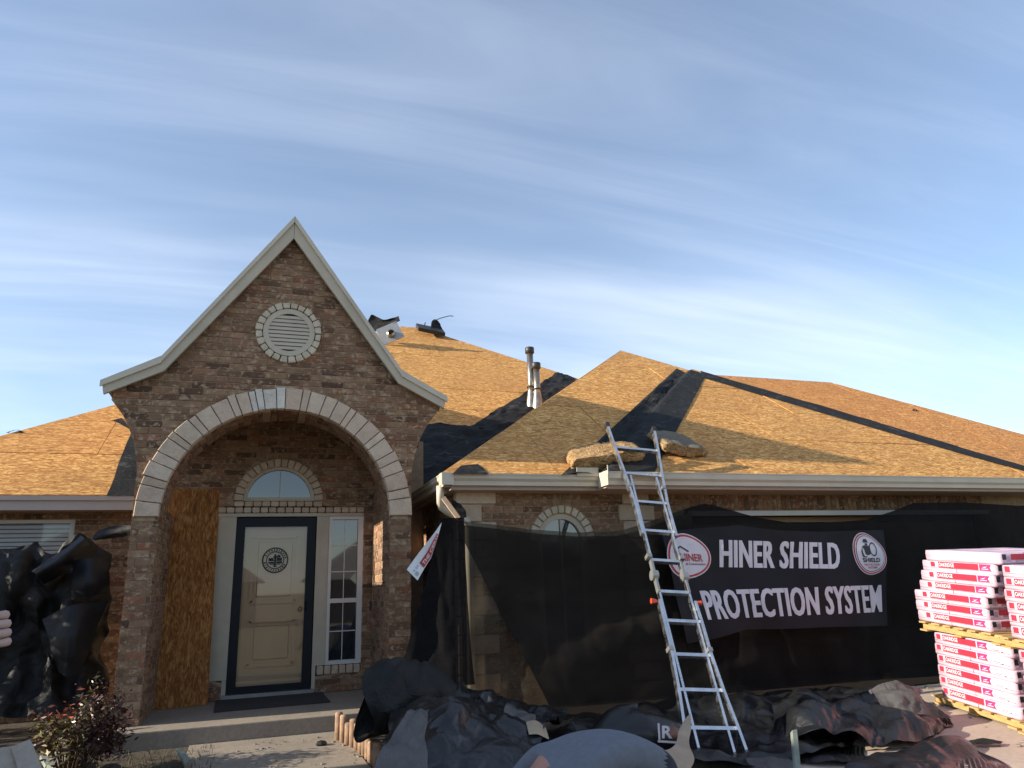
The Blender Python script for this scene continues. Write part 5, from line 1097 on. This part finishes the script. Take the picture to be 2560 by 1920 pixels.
def person(name, loc, label, J_, shirt, trousers, skin_, hairm=None, glove=None, href=None):
    """J_: joint name -> world point. The body is one skinned mesh; clothes are shells over it."""
    e = empty('person', loc, label=label, cat='person'); K = list(J_); P = [Vector(J_[k]) for k in K]; ix = {k: i for i, k in enumerate(K)}
    E2 = [('pelvis','spine'),('spine','chest'),('chest','neck'),('neck','skull'),('skull','crown')]
    for s in 'LR': E2 += [('chest','sh'+s),('sh'+s,'el'+s),('el'+s,'wr'+s),('wr'+s,'pm'+s),('pelvis','hip'+s),('hip'+s,'kn'+s),('kn'+s,'an'+s),('an'+s,'to'+s)]
    rad = dict(pelvis=(.165,.14), spine=(.16,.13), chest=(.19,.145), neck=.058, skull=(.075,.085), crown=(.06,.065))
    for s in 'LR': rad.update({'sh'+s:.08,'el'+s:.05,'wr'+s:.03,'pm'+s:.026,'hip'+s:.095,'kn'+s:.062,'an'+s:.042,'to'+s:.03})
    skin_body('body', P, [(ix[a_], ix[b_]) for a_, b_ in E2], [rad[k] for k in K], ix['pelvis'], skin_, e, 3)
    o = e.children[0]; me = o.data; me.materials.clear()
    for mm in (skin_, shirt, trousers): me.materials.append(mm)
    segs = [(a_, b_, Vector(J_[a_]), Vector(J_[b_])) for a_, b_ in E2]; rr_ = lambda k: rad[k][0] if isinstance(rad[k], tuple) else rad[k]
    for p in me.polygons:
        best = None
        for a_, b_, A_, B_ in segs:
            d = B_-A_; t_ = max(0, min(1, (p.center-A_).dot(d)/d.length_squared)); q = (p.center-(A_+d*t_)).length/(rr_(a_)*(1-t_)+rr_(b_)*t_)
            if best is None or q < best[0]: best = (q, a_, b_, t_)
        _, a_, b_, t_ = best; k = 0
        if (a_, b_) == ('pelvis','spine'): k = 2 if t_ < .3 else 1
        elif a_ in ('spine',) or b_ in ('shL','shR') or (a_ == 'chest' and b_ == 'neck' and t_ < .6): k = 1
        elif a_ in ('shL','shR'): k = 1 if t_ < .62 else 0
        elif b_ in ('hipL','hipR','knL','knR') or a_ in ('knL','knR'): k = 2
        p.material_index = k
    for s in 'LR':
        an, to = Vector(J_['an'+s]), Vector(J_['to'+s]); skin_body('boot', [an+Vector((0,0,.06)), an, to], [(0,1),(1,2)], [.058,.062,.048], 1, M['boot'], e)
    if hairm:
        sk_, cr = Vector(J_['skull']), Vector(J_['crown']); d = (cr-sk_).normalized(); m = MB(); rows = []
        side = d.orthogonal().normalized(); b2 = d.cross(side)
        for j in range(9):
            ph = math.pi*.58*j/8; rows.append([sk_+d*.03+(d*math.cos(ph)*.118+(side*math.cos(2*math.pi*i/18)+b2*math.sin(2*math.pi*i/18))*math.sin(ph)*.098) for i in range(19)])
        m.grid(rows).build('hair', hairm, e, True)
    for s in 'LR':                                         # hand: palm plus five fingers
        wr, pm = Vector(J_['wr'+s]), Vector(J_['pm'+s]); d = (pm-wr).normalized(); ref = Vector(href) if href else (Vector((0,0,1)) if abs(d.z) < .8 else Vector((0,1,0))); sd_ = d.cross(ref).normalized(); nn = sd_.cross(d)
        vv = [wr, pm+d*.01]; ee = [(0,1)]; rr = [.034, (.048,.03)]
        hand = skin_body('hand', vv, ee, rr, 0, glove or skin_, e, 2)
        for k in range(5):
            if k < 4: b0 = pm+d*.03+sd_*(-.033+.022*k); L1 = (.034,.040,.038,.030)[k]; d1 = (d*.8-nn*.6).normalized(); d2 = (d*.1-nn).normalized(); d3 = (-d*.6-nn*.7).normalized()
            else: b0 = wr+d*.05+sd_*.036; L1 = .034; d1 = (d*.5+sd_*.6-nn*.3).normalized(); d2 = (d*.6-nn*.7).normalized(); d3 = (d*.3-nn*.8-sd_*.3).normalized()
            q = [b0-d*.02, b0+d1*L1, b0+d1*L1+d2*L1*.8, b0+d1*L1+d2*L1*.8+d3*L1*.6]
            skin_body('finger', q, [(0,1),(1,2),(2,3)], [.013,.0125,.0115,.010], 0, glove or skin_, e, 1)
    return e
# worker bent double at the bottom edge
py_ = 3.45; gz = ground_z(py_)
Jb = dict(pelvis=(1.90,3.46,0.530), spine=(1.68,3.45,0.625), chest=(1.40,3.43,0.590), neck=(1.21,3.42,0.490), skull=(1.12,3.40,0.400), crown=(1.06,3.39,0.320),
    shL=(1.32,3.25,0.510), elL=(1.22,3.20,0.250), wrL=(1.22,3.16,-.10), pmL=(1.20,3.15,-.17), shR=(1.32,3.62,0.550), elR=(1.13,3.72,0.330), wrR=(1.08,3.66,-.02), pmR=(1.06,3.64,-.09),
    hipL=(1.93,3.37,0.430), knL=(1.80,3.34,.06), anL=(1.95,3.33,gz+.09), toL=(1.78,3.32,gz+.05), hipR=(1.93,3.56,0.430), knR=(1.82,3.58,.06), anR=(1.97,3.58,gz+.09), toR=(1.80,3.58,gz+.05))
wk = person('person', (1.88,3.46,gz), 'worker in a grey shirt bent double at the bottom of the picture', Jb, M['shirt'], M['jeans'], M['skin'], M['hair'])
bw = Vector(Jb['pelvis']).lerp(Vector(Jb['spine']), .30); bd = (Vector(Jb['spine'])-Vector(Jb['pelvis'])).normalized()
# worker standing just outside the left edge, gloved hand reaching in
hp_ = A(8,1575,2.25); gz2 = ground_z(2.2); bx = hp_.x-.52
Js = dict(pelvis=(bx,2.2,gz2+.95), spine=(bx,2.19,gz2+1.15), chest=(bx+.02,2.18,gz2+1.38), neck=(bx+.03,2.18,gz2+1.54), skull=(bx+.05,2.17,gz2+1.64), crown=(bx+.06,2.17,gz2+1.73),
    shL=(bx+.02,2.0,gz2+1.44), elL=(bx+.12,1.93,gz2+1.18), wrL=(bx+.28,2.05,gz2+1.10), pmL=(bx+.35,2.08,gz2+1.10), shR=(bx+.04,2.36,gz2+1.44), elR=(bx+.20,2.42,hp_.z-.06), wrR=(hp_.x-.09,2.30,hp_.z-.01), pmR=(hp_.x-.02,2.26,hp_.z),
    hipL=(bx,2.10,gz2+.88), knL=(bx+.03,2.08,gz2+.48), anL=(bx,2.08,gz2+.09), toL=(bx+.15,2.05,gz2+.05), hipR=(bx,2.30,gz2+.88), knR=(bx+.03,2.32,gz2+.48), anR=(bx,2.32,gz2+.09), toR=(bx+.15,2.33,gz2+.05))
person('person', (bx,2.2,gz2), 'worker mostly outside the left edge, pale gloved hand reaching in', Js, M['navy_shirt'], M['jeans'], M['skin'], M['hair'], M['glove'], (0,1,0))


# dark sheeting spread over the driveway below the netting
sheet('ground_sheet', [[(1.9,7.5,.10),(3.0,7.5,.06),(4.2,7.45,.06),(5.4,7.4,.05),(6.6,7.4,.05)], [(1.7,6.9,.02),(3.0,6.9,.0),(4.3,6.8,.0),(5.4,6.8,-.01),(6.6,6.9,.0)], [(1.6,6.2,-.05),(3.0,6.2,-.06),(4.4,6.2,-.06),(5.4,6.2,-.06),(6.3,6.5,-.05)], [(1.6,5.6,-.1),(3.0,5.5,-.1),(4.3,5.5,-.1),(5.0,5.7,-.1),(5.6,6.2,-.08)]], 150, 90, 'plastic', 'wide black sheet spread over the driveway below the netting', 'tarpaulin', .06, 2.2, 21, .85)

# ================================================================== ACROSS THE STREET AND BESIDE THE LAWN (outside the picture: houses for the window glass; truck and tree added to block the sun)
def street_house(x, y, w, label):
    h = empty('street_house', (x, y, -.75), label=label, cat='house', group='houses across the street'); MB().box(x-w/2, x+w/2, y-9, y, -.8, 2.1).build('wall', M['brick_joined'], h)
    m = MB(); m.add([(x-w/2-.5,y+.5,2.0),(x+w/2+.5,y+.5,2.0),(x+w/2+.5,y-9.5,2.0),(x-w/2-.5,y-9.5,2.0),(x-w/2+4.5,y-4.5,5.6),(x+w/2-4.5,y-4.5,5.6)], [(0,1,5,4),(1,2,5),(2,3,4,5),(3,0,4),(0,3,2,1)]); m.build('roof', M['shingle_scrap'], h)
    for k in (-.3, .05, .34):
        w_ = MB().box(x+k*w-.8, x+k*w+.8, y-.02, y+.03, .2, 1.6).build('window', M['white_vinyl'], h); link('pane', MB().box(x+k*w-.72, x+k*w+.72, y+.031, y+.036, .28, 1.52).mesh('pane', M['window_glass']), w_, (0,0,0))
street_house(-9, -30, 17, 'low brick house across the street, reflected in the left part of the sidelight'); street_house(12, -31, 18, 'low brick house across the street, the one further right')
tk = empty('sun_block_truck', (-6.2, 3.5, ground_z(3)), label='white box truck added unseen beyond the left edge to shade the walk', cat='truck'); tz = ground_z(3)  # unseen truck, added to shade the ground before the porch
bevel_mesh(MB().box(-7.4,-5.0,1.6,7.0,tz+1.0,tz+3.75).build('cargo_box', M['truck_white'], tk).data, .03, 2)
MB().prism([(-7.3,1.5,tz+.6),(-7.3,-.6,tz+.6),(-7.3,-.6,tz+1.5),(-7.3,.1,tz+2.5),(-7.3,1.5,tz+2.6)], (2.2,0,0)).build('cab', M['truck_white'], tk)
MB().box(-7.1,-5.3,-.4,7.0,tz+.62,tz+.98).build('chassis', M['black_cap'], tk)
MB().add([(-7.15,-.50,tz+1.62),(-5.25,-.50,tz+1.62),(-5.25,.02,tz+2.36),(-7.15,.02,tz+2.36)], [(0,1,2,3)]).build('windscreen', M['window_glass'], tk)
for (x, y) in ((-7.2,.6),(-5.2,.6),(-7.2,5.4),(-5.2,5.4)): MB().tube([(x-.13,y,tz+.45),(x+.13,y,tz+.45)], .45, 20).build('wheel', M['tyre'], tk, True)

tr_ = empty('sun_block_tree', (-5.6, 9.35, -.02), label='slim dark evergreen tree added unseen beyond the left edge to shade the plastic curtain', cat='tree')  # unseen tree, added and sized to keep sun off the curtain
MB().tube([(-5.6,9.35,-.1),(-5.6,9.35,3.2)], [.07,.02], 8).build('trunk', M['stem'], tr_, True)
lv = MB()
for i in range(9000):
    h = rnd.random()**.8*3.45+.15; r_ = 1.0*(1-h/3.85)**.55+.06; a_ = rnd.uniform(0, 2*math.pi); q = r_*math.sqrt(rnd.uniform(.2, 1)); c = Vector((-5.6+q*math.cos(a_), 9.35+q*math.sin(a_), h)); d = Vector((math.cos(a_), math.sin(a_), rnd.uniform(.2, 1.2))).normalized(); n = d.cross(Vector((rnd.uniform(-1,1), rnd.uniform(-1,1), rnd.uniform(-1,1)))).normalized()
    lv.add([c-d*.05, c+n*.02, c+d*.07, c-n*.02], [(0,1,2,3)], rnd.random()+.001)
lv.build('crown', M['foliage'], tr_, kind='stuff')

# grit and shingle crumbs on the walk and driveway
db = MB()
for i in range(420):
    if i % 3: x, y = rnd.uniform(2.0, 9.0), rnd.uniform(3.6, 7.4)
    else: x, y = rnd.uniform(-.5, .9), rnd.uniform(5.8, 7.9)
    a_ = rnd.uniform(0, 3.14); l = rnd.choice((.003,.005,.008,.014))*rnd.uniform(.7,1.4)*(1.6 if i % 3 else 1); db.obox((x, y, ground_z(y)+.018+l*.1), (l*math.cos(a_), l*math.sin(a_), rnd.uniform(-.2,.3)*l), (-l*.6*math.sin(a_), l*.6*math.cos(a_), 0), (0,0,.003+l*.1))
db.build('debris', M['shingle_scrap'], None, label='scattered shingle crumbs and grit on the concrete', kind='stuff')
